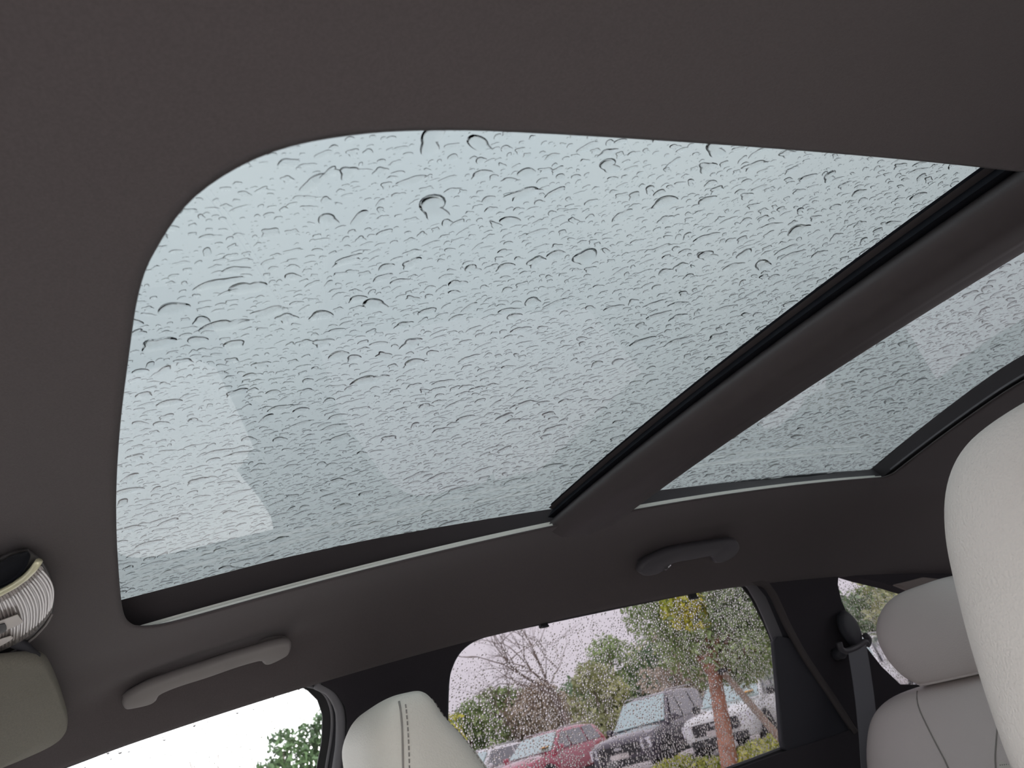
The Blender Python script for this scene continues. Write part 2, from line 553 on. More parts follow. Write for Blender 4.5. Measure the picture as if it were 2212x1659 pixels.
def cross_member(name, prof, x0, x1, mt, parent=None, nx=40, skew=0.0, bow=None):
    lp = []
    for i in range(nx):
        x = x0 + (x1 - x0) * i / (nx - 1)
        lp.append([(x, y + skew * x - (bow(x) if bow else 0), 1.62 - KR * (y - YR) ** 2 - 0.06 * x * x + dz) for y, dz in prof])
    return loft(name, lp, mt, parent, sharp=50)
bar_prof = [tuple(p) for p in smooth_path([(-0.696, 0.030), (-0.676, 0.014), (-0.669, 0.003), (-0.680, -0.010), (-0.700, -0.020), (-0.750, -0.0225)], 5)] + \
           [tuple(p) for p in smooth_path([(-0.7535, -0.0200), (-0.79, -0.0165), (-0.825, -0.006), (-0.848, 0.012), (-0.852, 0.034)], 5)] + [(-0.83, 0.040), (-0.68, 0.040)]
bar = cross_member('trim_3', bar_prof, -0.455, 0.452, M['bar'], skew=0.08)
props(bar, 'padded dark roller-blind crossbar between the two sunroof panes', kind='structure')
cross_member('rear_edge_seal', [(-0.686, 0.046), (-0.688, 0.036), (-0.673, 0.023), (-0.684, 0.020), (-0.72, 0.046)], -0.47, 0.452, M['recess'], bar, skew=0.08)
cross_member('front_edge_seal', [(-0.845, 0.046), (-0.845, 0.030), (-0.856, 0.036), (-0.860, 0.046)], -0.46, 0.452, M['recess'], bar, skew=0.08)
fr = cross_member('trim_4', [(0.058, 0.046), (0.05, 0.046), (0.045, 0.012), (0.10, 0.008), (0.10, 0.046)], -0.47, 0.47, M['frame'])
props(fr, 'dark front frame of the sunroof', kind='structure')
rr = cross_member('trim_5', [(-1.413, 0.046), (-1.411, 0.012), (-1.438, 0.006), (-1.468, 0.046)], -0.53, 0.53, M['frame'], bow=rear_bow)
props(rr, 'dark rear frame of the sunroof', kind='structure')
cross_member('edge_lip', [(-1.402, 0.010), (-1.402, 0.0135), (-1.410, 0.0135), (-1.410, 0.010)], -0.42, 0.42, M['seal_grey'], rr, bow=rear_bow)

# ------------------------------------------------------------------ side walls with their window openings
def yz(px, py):
    p = at_side(px, py); return (p[1], p[2])
FRONT_G = [(640, 1480), (663, 1489), (686, 1512), (697, 1545), (695, 1600), (684, 1659)]
FRONT_A3 = [(640, 1473), (694, 1476), (727, 1497), (746, 1527), (750, 1562), (748, 1616), (744, 1659)]
front_hole = [yz(*p) for p in [(115, 1664), (200, 1632), (300, 1593), (400, 1557), (500, 1522), (560, 1502), (610, 1483)]] + [yz(*p) for p in FRONT_A3]
a = front_hole[-1]
front_hole = [(0.50, 1.20), (0.44, 1.26), (0.36, 1.31), (0.25, 1.362)] + front_hole + [(a[0] - 0.002, 1.20), (a[0], 1.09), (a[0] + 0.03, 1.06), (0.45, 1.03), (0.56, 1.05), (0.58, 1.12)]
REAR = [(965, 1659), (963, 1560), (966, 1480), (975, 1438), (992, 1407), (1020, 1384), (1060, 1369), (1110, 1357), (1230, 1332), (1350, 1307), (1500, 1277), (1585, 1260), (1640, 1256),
        (1665, 1272), (1683, 1300), (1706, 1350), (1742, 1412), (1795, 1490), (1850, 1570), (1800, 1590), (1700, 1622), (1640, 1644), (1600, 1659)]
rear_hole = [yz(*p) for p in REAR] + [(-0.70, 1.098), (-0.50, 1.09)]
QUART = [(1945, 1478), (1905, 1440), (1875, 1402), (1850, 1365), (1832, 1328), (1818, 1298), (1810, 1262), (1812, 1240), (1822, 1237), (1865, 1250), (1920, 1263), (1960, 1275)]
quart_hole = [yz(*p) for p in QUART] + [(-1.93, 1.355), (-2.02, 1.30), (-2.06, 1.22), (-2.02, 1.15), (-1.85, 1.14)]

def side_panel(name, outer, holes, sgn, label):
    polys = [outer] + holes
    flat = [[Vector((y, z, 0)) for y, z in p] for p in polys]
    tri = tessellate_polygon(flat)
    v = [(sgn * x_side(z), y, z) for p in polys for y, z in p]
    nv = len(v)
    v += [(sgn * (x_side(z) + 0.034), y, z) for p in polys for y, z in p]
    f = [t if sgn < 0 else t[::-1] for t in tri] + [tuple(i + nv for i in t) for t in tri]
    off = 0
    for p in polys:
        k = len(p)
        for i in range(k):
            a_, b_ = off + i, off + (i + 1) % k
            f.append((a_, b_, b_ + nv, a_ + nv))
        off += k
    o = fix_normals(mk(name, v, f, M['trim_fabric']))
    bevel_mod(o, 0.010, 4, 40)
    o.data.polygons.foreach_set('use_smooth', [True] * len(o.data.polygons))
    wn = o.modifiers.new('wn', 'WEIGHTED_NORMAL')
    return props(o, label, kind='structure')

ys = np.linspace(0.62, -2.2, 40)
outer = [(y, z_top(y) + 0.012) for y in ys] + [(-2.2, 0.42), (0.72, 0.42), (0.72, 1.0)]
wall_r = side_panel('wall_right', outer, [front_hole, rear_hole, quart_hole], 1, 'dark passenger side pillars and door tops')
i0 = front_hole.index(a)
door_hole = [(0.56, 1.28), (0.44, 1.29), (0.36, 1.31), (0.25, 1.362)] + front_hole[4:i0 + 1] + [(-0.30, 1.0), (-0.33, 0.80), (-0.30, 0.56), (-0.18, 0.50), (0.45, 0.50), (0.60, 0.62), (0.64, 0.9)]
wall_l = side_panel('wall_left', outer, [door_hole, rear_hole, quart_hole], -1, 'dark driver side pillars round the open door')

def ribbon(name, A, B, off_a, off_b, mt, parent, n=24, thick=0.004):
    a_ = resample([at_side(*p, off_a) for p in A], n); b_ = resample([at_side(*p, off_b) for p in B], n)
    lp = []
    for p, q in zip(a_, b_):
        o = np.array([thick, 0, 0])
        lp.append([p, q, q + o, p + o])
    return loft(name, lp, mt, parent, sharp=40)
def side_tube(name, px, off, r, mt, parent, n=8, flat=None):
    pts = smooth_path([at_side(*p, off) for p in px], 6)
    return tube(name, pts, r, mt, parent, n=n, flat=flat)

def pane_side(name, poly, off, mt, sgn, label, parent=None):
    tri = tessellate_polygon([[Vector((y, z, 0)) for y, z in poly]])
    n_ = len(poly)
    v = [(sgn * (x_side(z) + off), y, z) for y, z in poly] + [(sgn * (x_side(z) + off + 0.004), y, z) for y, z in poly]
    f = [tuple(t) for t in tri] + [tuple(i + n_ for i in t[::-1]) for t in tri] + [(i, (i + 1) % n_, (i + 1) % n_ + n_, i + n_) for i in range(n_)]
    o = fix_normals(mk(name, v, f, mt, parent, smooth=False))
    if label: props(o, label, kind='structure')
    return o
def grow(poly, s):
    c = np.mean(poly, axis=0)
    return [tuple(c + (np.array(p) - c) * s) for p in poly]
GOFF = 0.038
win3 = pane_side('window_3', grow(front_hole, 1.02), GOFF, M['front_glass'], 1, 'clear front passenger side window with scattered raindrops')
win4 = pane_side('window_4', grow(rear_hole, 1.02), GOFF, M['privacy_glass'], 1, 'tinted rear passenger door window speckled with rain')
win5 = pane_side('window_5', grow(quart_hole, 1.04), GOFF, M['privacy_glass'], 1, 'small tinted quarter window behind the rear seat')
pane_side('window_7', grow(rear_hole, 1.02), GOFF, M['privacy_glass'], -1, 'tinted rear driver side window')
pane_side('window_8', grow(quart_hole, 1.04), GOFF, M['privacy_glass'], -1, 'tinted quarter window on the driver side')

# door frame and seals behind the front window's rear edge
A1 = [(654, 1479), (689, 1489), (708, 1510), (717, 1543), (716, 1589), (705, 1659), (702, 1690)]
A2 = [(675, 1478), (705, 1491), (721, 1518), (729, 1548), (729, 1602), (721, 1659), (718, 1690)]
FG = FRONT_G + [(680, 1690)]
A3 = FRONT_A3 + [(742, 1690)]
ribbon('door_frame', FG, A1, -0.034, -0.030, M['black'], win3)
side_tube('inner_seal_lip', A1, -0.022, 0.0028, M['seal_grey'], win3)
ribbon('seal_channel', A1, A2, -0.026, -0.022, M['dark'], win3)
mid = [((a_[0] + b_[0]) / 2, (a_[1] + b_[1]) / 2) for a_, b_ in zip(A2, [(690, 1477), (718, 1494), (738, 1525), (743, 1556), (741, 1609), (735, 1659), (732, 1690)])]
side_tube('door_seal', mid, -0.010, (0.009, 0.0085), M['seal_grey'], win3, n=12)
side_tube('outer_seal_lip', FRONT_A3[1:] + [(742, 1690)], -0.003, 0.0025, M['black'], win3)
# top edge seal of the rear window and the light lip
side_tube('top_seal', [(968, 1690), (964, 1600), (966, 1480), (975, 1438), (992, 1407), (1020, 1384), (1060, 1369), (1110, 1357), (1230, 1332), (1350, 1307), (1500, 1277), (1590, 1259)], -0.028, 0.004, M['dark'], win4)
# rear door: grey sash, seal, black corner panel, sill rails
P1 = [(1592, 1256), (1615, 1268), (1634, 1300), (1650, 1335), (1664, 1370), (1670, 1385)]
P2 = [(1600, 1252), (1632, 1262), (1655, 1290), (1672, 1330), (1690, 1373), (1694, 1388)]
RG = [(1585, 1260), (1602, 1266), (1622, 1290), (1650, 1345), (1662, 1372), (1672, 1402)]
ribbon('window_frame', RG, P1, -0.034, -0.030, M['black'], win4)
ribbon('sash_trim', P1, P2, -0.024, -0.020, M['seal_grey'], win4)
ribbon('seal_channel', P2, [(1640, 1254), (1662, 1268), (1680, 1300), (1703, 1350), (1742, 1412), (1750, 1430)], -0.024, -0.012, M['dark'], win4)
side_tube('door_seal', [(1612, 1254), (1648, 1260), (1668, 1282), (1684, 1315), (1706, 1362), (1740, 1422), (1793, 1500), (1845, 1580)], -0.004, (0.0095, 0.0090), M['rear_seal'], win4, n=10)
def prism_px(name, px, off, thick, mt, parent, bevel=0.004):
    P = [at_side(*p, off) for p in px]
    n_ = len(P); tri = tessellate_polygon([[Vector((p[1], p[2], 0)) for p in P]])
    v = P + [p + np.array([thick, 0, 0]) for p in P]
    f = [tuple(t) for t in tri] + [tuple(i + n_ for i in t[::-1]) for t in tri] + [(i, (i + 1) % n_, (i + 1) % n_ + n_, i + n_) for i in range(n_)]
    o = fix_normals(mk(name, v, f, mt, parent, smooth=False))
    bevel_mod(o, bevel, 3, 40)
    return o
prism_px('corner_panel', [(1672, 1385), (1680, 1374), (1692, 1375), (1710, 1378), (1760, 1440), (1855, 1578), (1840, 1590), (1706, 1626), (1694, 1618), (1690, 1600), (1681, 1480)], -0.006, 0.016, M['dark'], win4)
ribbon('sill_rail', [(1540, 1668), (1625, 1637), (1693, 1611)], [(1546, 1671), (1630, 1641), (1697, 1615)], -0.020, -0.020, M['seal_grey'], win4)
ribbon('sill_trim', [(1546, 1671), (1630, 1641), (1700, 1614)], [(1575, 1680), (1640, 1652), (1710, 1624)], -0.018, -0.004, M['black'], win4)
side_tube('sill_lip', [(1568, 1676), (1640, 1648), (1710, 1621)], -0.002, 0.002, M['seal_grey'], win4)
# seam between headliner and B pillar trim
side_tube('trim_seam', [(652, 1474), (700, 1462), (800, 1428), (900, 1398), (1000, 1372), (1030, 1366)], 0.0012, 0.0014, M['black'], wall_r, n=6)
# little hooks for a blind at the top of the rear window
for i, (px, py) in enumerate(((1174, 1351), (1497, 1290))):
    c = at_side(px, py, -0.006)
    e = empty('blind_hook', c, label='small black blind hook on the rear window %s' % ('edge above the bare tree' if i == 0 else 'edge above the yellow foliage'), cat='hook', group='blind hooks above the rear window')
    v, f = box_data(-0.006, 0.006, -0.0085, 0.0085, -0.004, 0.008)
    bevel_mod(mk('clip_body', v, f, M['black'], e, smooth=False, local=True), 0.0015, 2)
    v, f = box_data(-0.011, -0.004, -0.007, 0.007, -0.006, -0.002)
    bevel_mod(mk('hook_tip', v, f, M['dark'], e, smooth=False, local=True), 0.001, 2)

prism_px('pillar_cover', [(1932, 1262), (1995, 1246), (2030, 1250), (2075, 1266), (2075, 1290), (1968, 1276)], 0.012, 0.012, M['cover'], wall_r)

# ------------------------------------------------------------------ rest of the cabin shell
v, f = box_data(-0.80, 0.80, -2.2, 1.3, 0.38, 0.42)
props(mk('floor', v, f, M['floor'], smooth=False), 'black car carpet', kind='structure')
prof = [(0.62, 0.45), (0.60, 0.95), (0.66, 1.04), (0.80, 1.06), (1.25, 1.00), (1.3, 0.45)]
props(loft('dashboard', [[(x, y, z) for y, z in prof] for x in (-0.78, -0.4, 0, 0.4, 0.78)], M['dark'], sharp=30), 'dark dashboard under the windscreen', kind='structure')
v = []
for i in range(13):
    x = -0.74 + 1.48 * i / 12
    for j in range(9):
        t = j / 8
        v.append((x, 0.52 + t * 0.72 - 0.10 * (x / 0.74) ** 2, 1.432 - 0.10 * (x / .74) ** 2 - t * 0.40 ))
ws = mk('window_9', v, grid_faces(13, 9), M['clear_glass'])
ws.modifiers.new('thickness', 'SOLIDIFY').thickness = 0.005
props(ws, 'raked windscreen', kind='structure')
v, f = box_data(-0.74, 0.74, -2.2, -2.16, 0.42, 1.10)
tail = props(mk('wall_rear', v, f, M['trim_fabric'], smooth=False), 'tailgate trim', kind='structure')
for sx in (-1, 1):
    v, f = box_data(sx * 0.60 if sx > 0 else -0.84, 0.84 if sx > 0 else -0.60, -2.24, -2.15, 1.06, 1.52)
    bevel_mod(mk('tailgate_pillar', v, f, M['trim_fabric'], tail, smooth=False), 0.01)
v, f = box_data(-0.72, 0.72, -2.19, -2.185, 1.10, 1.47)
props(mk('window_10', v, f, M['privacy_glass'], smooth=False), 'tinted tailgate window', kind='structure')

# ------------------------------------------------------------------ grab handles
def offset_poly(P, d):
    """inward offset of a closed 2-D polygon (counter-clockwise or not)"""
    P = np.array(P); nxt = np.roll(P, -1, 0); prv = np.roll(P, 1, 0)
    t = nxt - prv; t /= np.linalg.norm(t, axis=1)[:, None]
    nrm = np.stack([-t[:, 1], t[:, 0]], 1)
    area = 0.5 * np.sum(P[:, 0] * nxt[:, 1] - nxt[:, 0] * P[:, 1])
    return P + nrm * d * (1 if area > 0 else -1)

def make_handle(outline, mid_px, mt_grip, mt_foot, feet, label, hook=None):
    """outline: silhouette of the moulded grip; it stands off the headliner on two feet"""
    nrm = np.array([-0.66, 0, -0.75]); nrm /= np.linalg.norm(nrm)
    c0 = at_head(*mid_px) + nrm * 0.030
    pc = nrm @ c0
    pts3 = [at_plane(px, py, nrm, pc) for px, py in outline]
    pts3 = np.array(smooth_path(pts3 + [pts3[0]], 5))[:-1]
    pts3 = resample(np.vstack([pts3, pts3[:1]]), 121)[:-1]
    u = np.array([0, 1.0, 0]); w = np.cross(nrm, u)
    root = empty('grab_handle', c0, label=label, cat='handle', group='ceiling grab handles')
    P2 = np.stack([(pts3 - c0) @ u, (pts3 - c0) @ w], 1)
    def lp_(ins, d): return [c0 + a_ * u + b_ * w + nrm * d for a_, b_ in offset_poly(P2, ins)]
    g = loft('grip', [lp_(.0045, -.010), lp_(.0012, -.007), lp_(0, -.002), lp_(.0006, .003), lp_(.0028, .007), lp_(.0055, .0092)], mt_grip, root)
    for px, py, hw in feet:
        c = at_plane(px, py, nrm, pc)
        fl = []
        for d, sc_ in ((-.046, 1.0), (-.030, .9), (-.012, .8), (-.004, .72)):
            fl.append([c + nrm * d + u * hw * sc_ * math.cos(2 * math.pi * k / 20) + w * .0105 * sc_ * math.sin(2 * math.pi * k / 20) for k in range(20)])
        loft('mounting_foot', fl, mt_foot, root)
    if hook:
        c = at_plane(*hook, nrm, pc) - nrm * .006
        tube('coat_hook', smooth_path([c - w * .0, c + np.array([0, .004, -.006]), c + np.array([-.004, .010, -.011]), c + np.array([-.010, .014, -.010])], 5), .0042, mt_foot, root, n=10)
        c = at_plane(hook[0] + 2, hook[1] - 4, nrm, pc) + nrm * .004
        tube('chrome_pin', [c, c + np.array([-.001, .004, -.003]), c + np.array([-.002, .010, -.006])], .0022, M['chrome'], root, n=8)
    return root
make_handle([(263, 1518), (267, 1504), (284, 1491), (316, 1474), (373, 1453), (430, 1434), (487, 1415), (544, 1398), (591, 1385), (618, 1381), (629, 1388), (624, 1409), (606, 1421), (582, 1432),
             (569, 1432), (564, 1425), (550, 1427), (506, 1440), (449, 1460), (392, 1478), (358, 1491), (343, 1500), (338, 1510), (322, 1519), (287, 1527), (270, 1528)],
            (450, 1450), M['handle'], M['handle'], ((300, 1508, .028), (595, 1410, .024)), 'grey grab handle above the front passenger window')
make_handle([(1375, 1233), (1383, 1217), (1405, 1201), (1443, 1184), (1503, 1173), (1557, 1164), (1584, 1163), (1594, 1174), (1592, 1187), (1579, 1202), (1557, 1213), (1542, 1214), (1536, 1207),
             (1530, 1200), (1492, 1207), (1457, 1213), (1446, 1218), (1432, 1229), (1413, 1239), (1389, 1242)],
            (1490, 1195), M['handle_dark'], M['handle_dark'], ((1408, 1222, .024), (1566, 1192, .020)), 'dark grab handle with a coat hook above the rear window', hook=(1444, 1220))

# ------------------------------------------------------------------ overhead console with the ribbed map lamp
def P_over(px, py): return at_roof(px, py, -0.022)
con = empty('overhead_console', at_roof(40, 1310, -0.02), label='overhead console with ribbed map lamp lens on the headliner beside the sun visor', cat='console')
def con_pts(px, dz): return [at_roof(a_, b_, -dz) for a_, b_ in px]
def con_plate(name, px, levels, mt, parent, sharp=45, sm=4):
    """moulded plate: outline px on the roof, levels = (inset, depth below the headliner)"""
    P = np.array(smooth_path([(a_, b_, 0) for a_, b_ in px] + [(px[0][0], px[0][1], 0)], sm))[:-1, :2]
    lp = []
    for ins, dz in levels:
        lp.append([at_roof(a_, b_, -dz) for a_, b_ in offset_poly(P, ins)])
    return loft(name, lp, mt, parent, sharp=sharp)
LENS = [(84, 1219), (95, 1227), (106, 1254), (112, 1291), (109, 1325), (98, 1340), (77, 1362), (46, 1385), (0, 1408), (-60, 1432), (-110, 1440), (-110, 1350), (-60, 1322), (0, 1288), (31, 1270), (61, 1245)]
HOUS = [(60, 1184), (88, 1206), (104, 1228), (114, 1256), (118, 1291), (113, 1330), (100, 1352), (76, 1378), (44, 1402), (0, 1424), (-60, 1448), (-130, 1460), (-150, 1330), (-110, 1260), (-50, 1222), (0, 1202), (28, 1190)]
con_plate('housing', HOUS, [(0, -.010), (0, .006), (2.0, .012), (4.0, .0135), (7.0, .0138)], M['console'], con)
lens = con_plate('lamp_lens', LENS, [(0, .010), (0, .0185), (1.5, .0205), (4, .021)], M['lens'], con)
vv, ff = [], []
top_b = resample([(82, 1223), (61, 1247), (31, 1272), (0, 1290), (-60, 1324), (-105, 1348)], 101)
bot_b = resample([(108, 1322), (98, 1338), (77, 1360), (46, 1383), (0, 1406), (-60, 1430), (-108, 1438)], 101)
for k in range(30):
    f_ = k / 30
    a_, b_ = top_b[int(100 * f_)], bot_b[int(100 * f_)]
    bul = 16 * (1 - f_) + 2
    pts = []
    for q in range(11):
        t_ = q / 10
        p_ = a_ + (b_ - a_) * t_ + np.array([bul * math.sin(math.pi * t_), -bul * .3 * math.sin(math.pi * t_)])
        pts.append(at_roof(p_[0], p_[1], -.0212))
    x_, y_ = tube_data(pts, 0.0012, 6, len(vv))
    vv += [tuple(p) for p in x_]; ff += y_
props(fix_normals(mk('lens_rib', vv, ff, M['lens_rib'], lens)), kind='stuff')
con_plate('lamp_button', [(38, 1326), (44, 1334), (47, 1346), (0, 1367), (-30, 1378), (-34, 1352), (0, 1340)], [(0, .018), (0, .025), (1.5, .0265)], M['label'], con)
con_plate('button_symbol', [(10, 1346), (14, 1354), (12, 1364), (-6, 1370), (-10, 1354)], [(0, .024), (0, .0275), (1, .028)], M['black'], con)
con_plate('second_button', [(24, 1372), (27, 1380), (0, 1396), (-30, 1408), (-32, 1396), (0, 1380)], [(0, .018), (0, .024), (1.5, .0255)], M['label'], con)
con_plate('storage_recess', [(60, 1191), (66, 1201), (55, 1230), (31, 1256), (0, 1271), (-60, 1290), (-100, 1280), (-60, 1235), (0, 1215), (25, 1201)], [(0, .0130), (0, .0180), (2, .0180), (4, .0160), (8, .0145)], M['recess'], con)
tube('chrome_strip', [at_roof(a_, b_, -.0205) for a_, b_ in ((84, 1213), (70, 1232), (55, 1247), (31, 1264), (0, 1281), (-40, 1300), (-80, 1318))], 0.0030, M['strip'], con, n=8)
tube('housing_edge', [at_roof(a_, b_, -.0150) for a_, b_ in ((112, 1328), (99, 1350), (75, 1376), (44, 1399), (0, 1421), (-50, 1442))], 0.0012, M['handle'], con, n=6)

# ------------------------------------------------------------------ sun visor
def visor_pt(px, py): return at_plane(px, py, (0.10, 0.30, 1.0), 1.462 + 0.10 * 0.30 + 0.30 * 0.12)
vis = empty('sun_visor', visor_pt(60, 1520), label='grey-green fabric sun visor folded up beside the overhead console', cat='sun visor')
def vz(x, y): return 1.462 - 0.10 * (x - 0.30) - 0.30 * (y - 0.12)
vp = [visor_pt(*p) for p in ((-60, 1438), (0, 1430), (60, 1424), (92, 1428), (110, 1452), (130, 1500), (146, 1555), (140, 1582), (112, 1604), (60, 1628), (0, 1652), (-80, 1685))]
vp = [(p[0], p[1]) for p in smooth_path([(p[0], p[1], 0) for p in vp], 4)]
vp += [(vp[-1][0] + 0.02, 0.33), (vp[0][0], 0.33)]
cvis = np.mean(vp, axis=0)
def vloop(s, d): return [(cvis[0] + (x - cvis[0]) * s, cvis[1] + (y - cvis[1]) * s, vz(x, y) + d) for x, y in vp]
loft('visor_flap', [vloop(0.93, 0.012), vloop(0.985, 0.009), vloop(1.0, 0.003), vloop(0.985, -0.003), vloop(0.95, -0.006), vloop(0.5, -0.0075)], M['visor'], vis, sharp=80)
lb = [visor_pt(px, py) + np.array([0, 0, -0.009]) for px, py in ((-60, 1600), (11, 1590), (-8, 1606), (-60, 1622))]
loft('warning_label', [lb, [p + np.array([0, 0, -0.0006]) for p in lb]], M['label'], vis, smooth=False)
hp = visor_pt(75, 1432)
tube('pivot_arm', [hp + np.array([0.0, 0.0, 0.006]), hp + np.array([-0.02, 0.01, 0.016]), hp + np.array([-0.035, 0.02, 0.02])], 0.006, M['dark'], vis)

# ------------------------------------------------------------------ seats
def section(cx, hx, yf, yb, z, n=40, e=3.2, tilt=0.0):
    """super-ellipse cross-section"""
    out = []
    cy, hy = (yf + yb) / 2, abs(yf - yb) / 2
    for k in range(n):
        a = 2 * math.pi * k / n
        c, s = math.cos(a), math.sin(a)
        out.append((cx + hx * math.copysign(abs(c) ** (2 / e), c), cy + hy * math.copysign(abs(s) ** (2 / e), s) , z + tilt * s))
    return out
def interp_sections(keys, n=30):
    K = np.array(keys, float)
    P = np.array(smooth_path(K, max(2, n // (len(K) - 1))))
    return P
def body(name, keys, mt, parent, e=3.2, n=48, cx=None, steps=36):
    """keys rows: z, cx, hx, yf, yb"""
    P = interp_sections(keys, steps)
    lp = [section(r[1], max(r[2], .002), r[3], r[4], r[0], n, e) for r in P]
    return loft(name, lp, mt, parent, sharp=None)
def stitches(path, parent, mt, r=0.0009, dash=0.0042, gap=0.0024):
    """a row of short thread dashes"""
    P = resample(path, 400)
    d = np.r_[0, np.cumsum(np.linalg.norm(np.diff(P, axis=0), axis=1))]
    vv, ff = [], []
    s = 0
    while s + dash < d[-1]:
        pts = [[np.interp(q, d, P[:, k]) for k in range(3)] for q in (s, s + dash)]
        a_, b_ = tube_data(pts, r, 5, len(vv))
        vv += [tuple(p) for p in a_]; ff += b_
        s += dash + gap
    return props(mk('stitching', vv, ff, mt, parent), kind='stuff')

def surf_side(P, y, z, side=-1):
    """x of the seat body surface at (y, z), for a super-ellipse loft"""
    r = [np.interp(z, P[:, 0], P[:, k]) for k in range(5)]
    cy, hy = (r[3] + r[4]) / 2, abs(r[3] - r[4]) / 2
    q = min(0.999, abs((y - cy) / hy))
    return r[1] + side * r[2] * (1 - q ** 3.2) ** (1 / 3.2)

# front passenger seat
seat = empty('front_seat', (0.375, -0.15, 0.42), label='pale leather front passenger seat whose stitched top shows below the window pillar', cat='seat')
hk = [(1.085, .375, .120, -.225, -.395), (1.11, .375, .132, -.212, -.412), (1.16, .375, .135, -.208, -.410), (1.22, .375, .134, -.212, -.386), (1.28, .375, .130, -.222, -.354),
      (1.315, .375, .126, -.224, -.328), (1.338, .375, .120, -.236, -.316), (1.350, .375, .108, -.248, -.306), (1.354, .375, .082, -.258, -.296), (1.3545, .375, .03, -.268, -.286)]
HP = interp_sections(hk, 36)
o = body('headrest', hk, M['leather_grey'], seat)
zs = np.linspace(1.12, 1.343, 30)
def seam(yfun, parent=o, side=-1, PP=HP, off=0.0006):
    return [(surf_side(PP, yfun(z), z, side) + side * off, yfun(z), z) for z in zs]
y_a = lambda z: -0.252 - 0.010 * (z - 1.28) / 0.07
y_b = lambda z: np.interp(z, [1.1, 1.25, 1.30, 1.35], [-.400, -.352, -.328, -.300])
tube('seam', seam(y_a), 0.0012, M['thread'], o, n=6)
stitches(seam(lambda z: y_a(z) - 0.0065), o, M['thread'])
stitches(seam(y_b), o, M['thread'])
for sx in (-0.055, 0.055):
    tube('headrest_post', [(0.375 + sx, -.26, 1.0), (0.375 + sx, -.26, 1.10)], 0.006, M['chrome'], seat)
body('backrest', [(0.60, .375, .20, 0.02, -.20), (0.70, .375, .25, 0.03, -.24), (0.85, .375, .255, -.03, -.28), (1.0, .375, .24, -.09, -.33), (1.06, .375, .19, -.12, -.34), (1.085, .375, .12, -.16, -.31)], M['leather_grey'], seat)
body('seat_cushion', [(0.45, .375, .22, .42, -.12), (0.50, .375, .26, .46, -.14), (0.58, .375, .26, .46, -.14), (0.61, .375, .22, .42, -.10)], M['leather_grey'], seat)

# driver's seat
seat = empty('front_seat', (-0.37, -0.45, 0.42), label='pale grained leather driver seat filling the right edge of the view', cat='seat')
hk = [(1.06, -.385, .135, -.545, -.70), (1.09, -.385, .160, -.530, -.715), (1.15, -.385, .166, -.530, -.725), (1.22, -.385, .166, -.548, -.73), (1.28, -.385, .160, -.565, -.73),
      (1.33, -.385, .150, -.580, -.725), (1.368, -.385, .132, -.595, -.715), (1.392, -.385, .104, -.610, -.70), (1.402, -.385, .065, -.625, -.69), (1.404, -.385, .02, -.645, -.67)]
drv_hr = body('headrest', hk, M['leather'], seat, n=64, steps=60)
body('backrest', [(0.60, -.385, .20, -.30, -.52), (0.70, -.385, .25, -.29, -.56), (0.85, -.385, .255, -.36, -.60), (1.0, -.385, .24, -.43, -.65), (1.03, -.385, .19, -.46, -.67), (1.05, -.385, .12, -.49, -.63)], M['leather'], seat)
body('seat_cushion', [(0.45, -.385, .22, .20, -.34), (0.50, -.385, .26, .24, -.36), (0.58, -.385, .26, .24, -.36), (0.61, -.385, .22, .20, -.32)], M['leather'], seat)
for sx in (-0.055, 0.055):
    tube('headrest_post', [(-0.385 + sx, -.61, 0.98), (-0.385 + sx, -.62, 1.08)], 0.006, M['chrome'], seat)

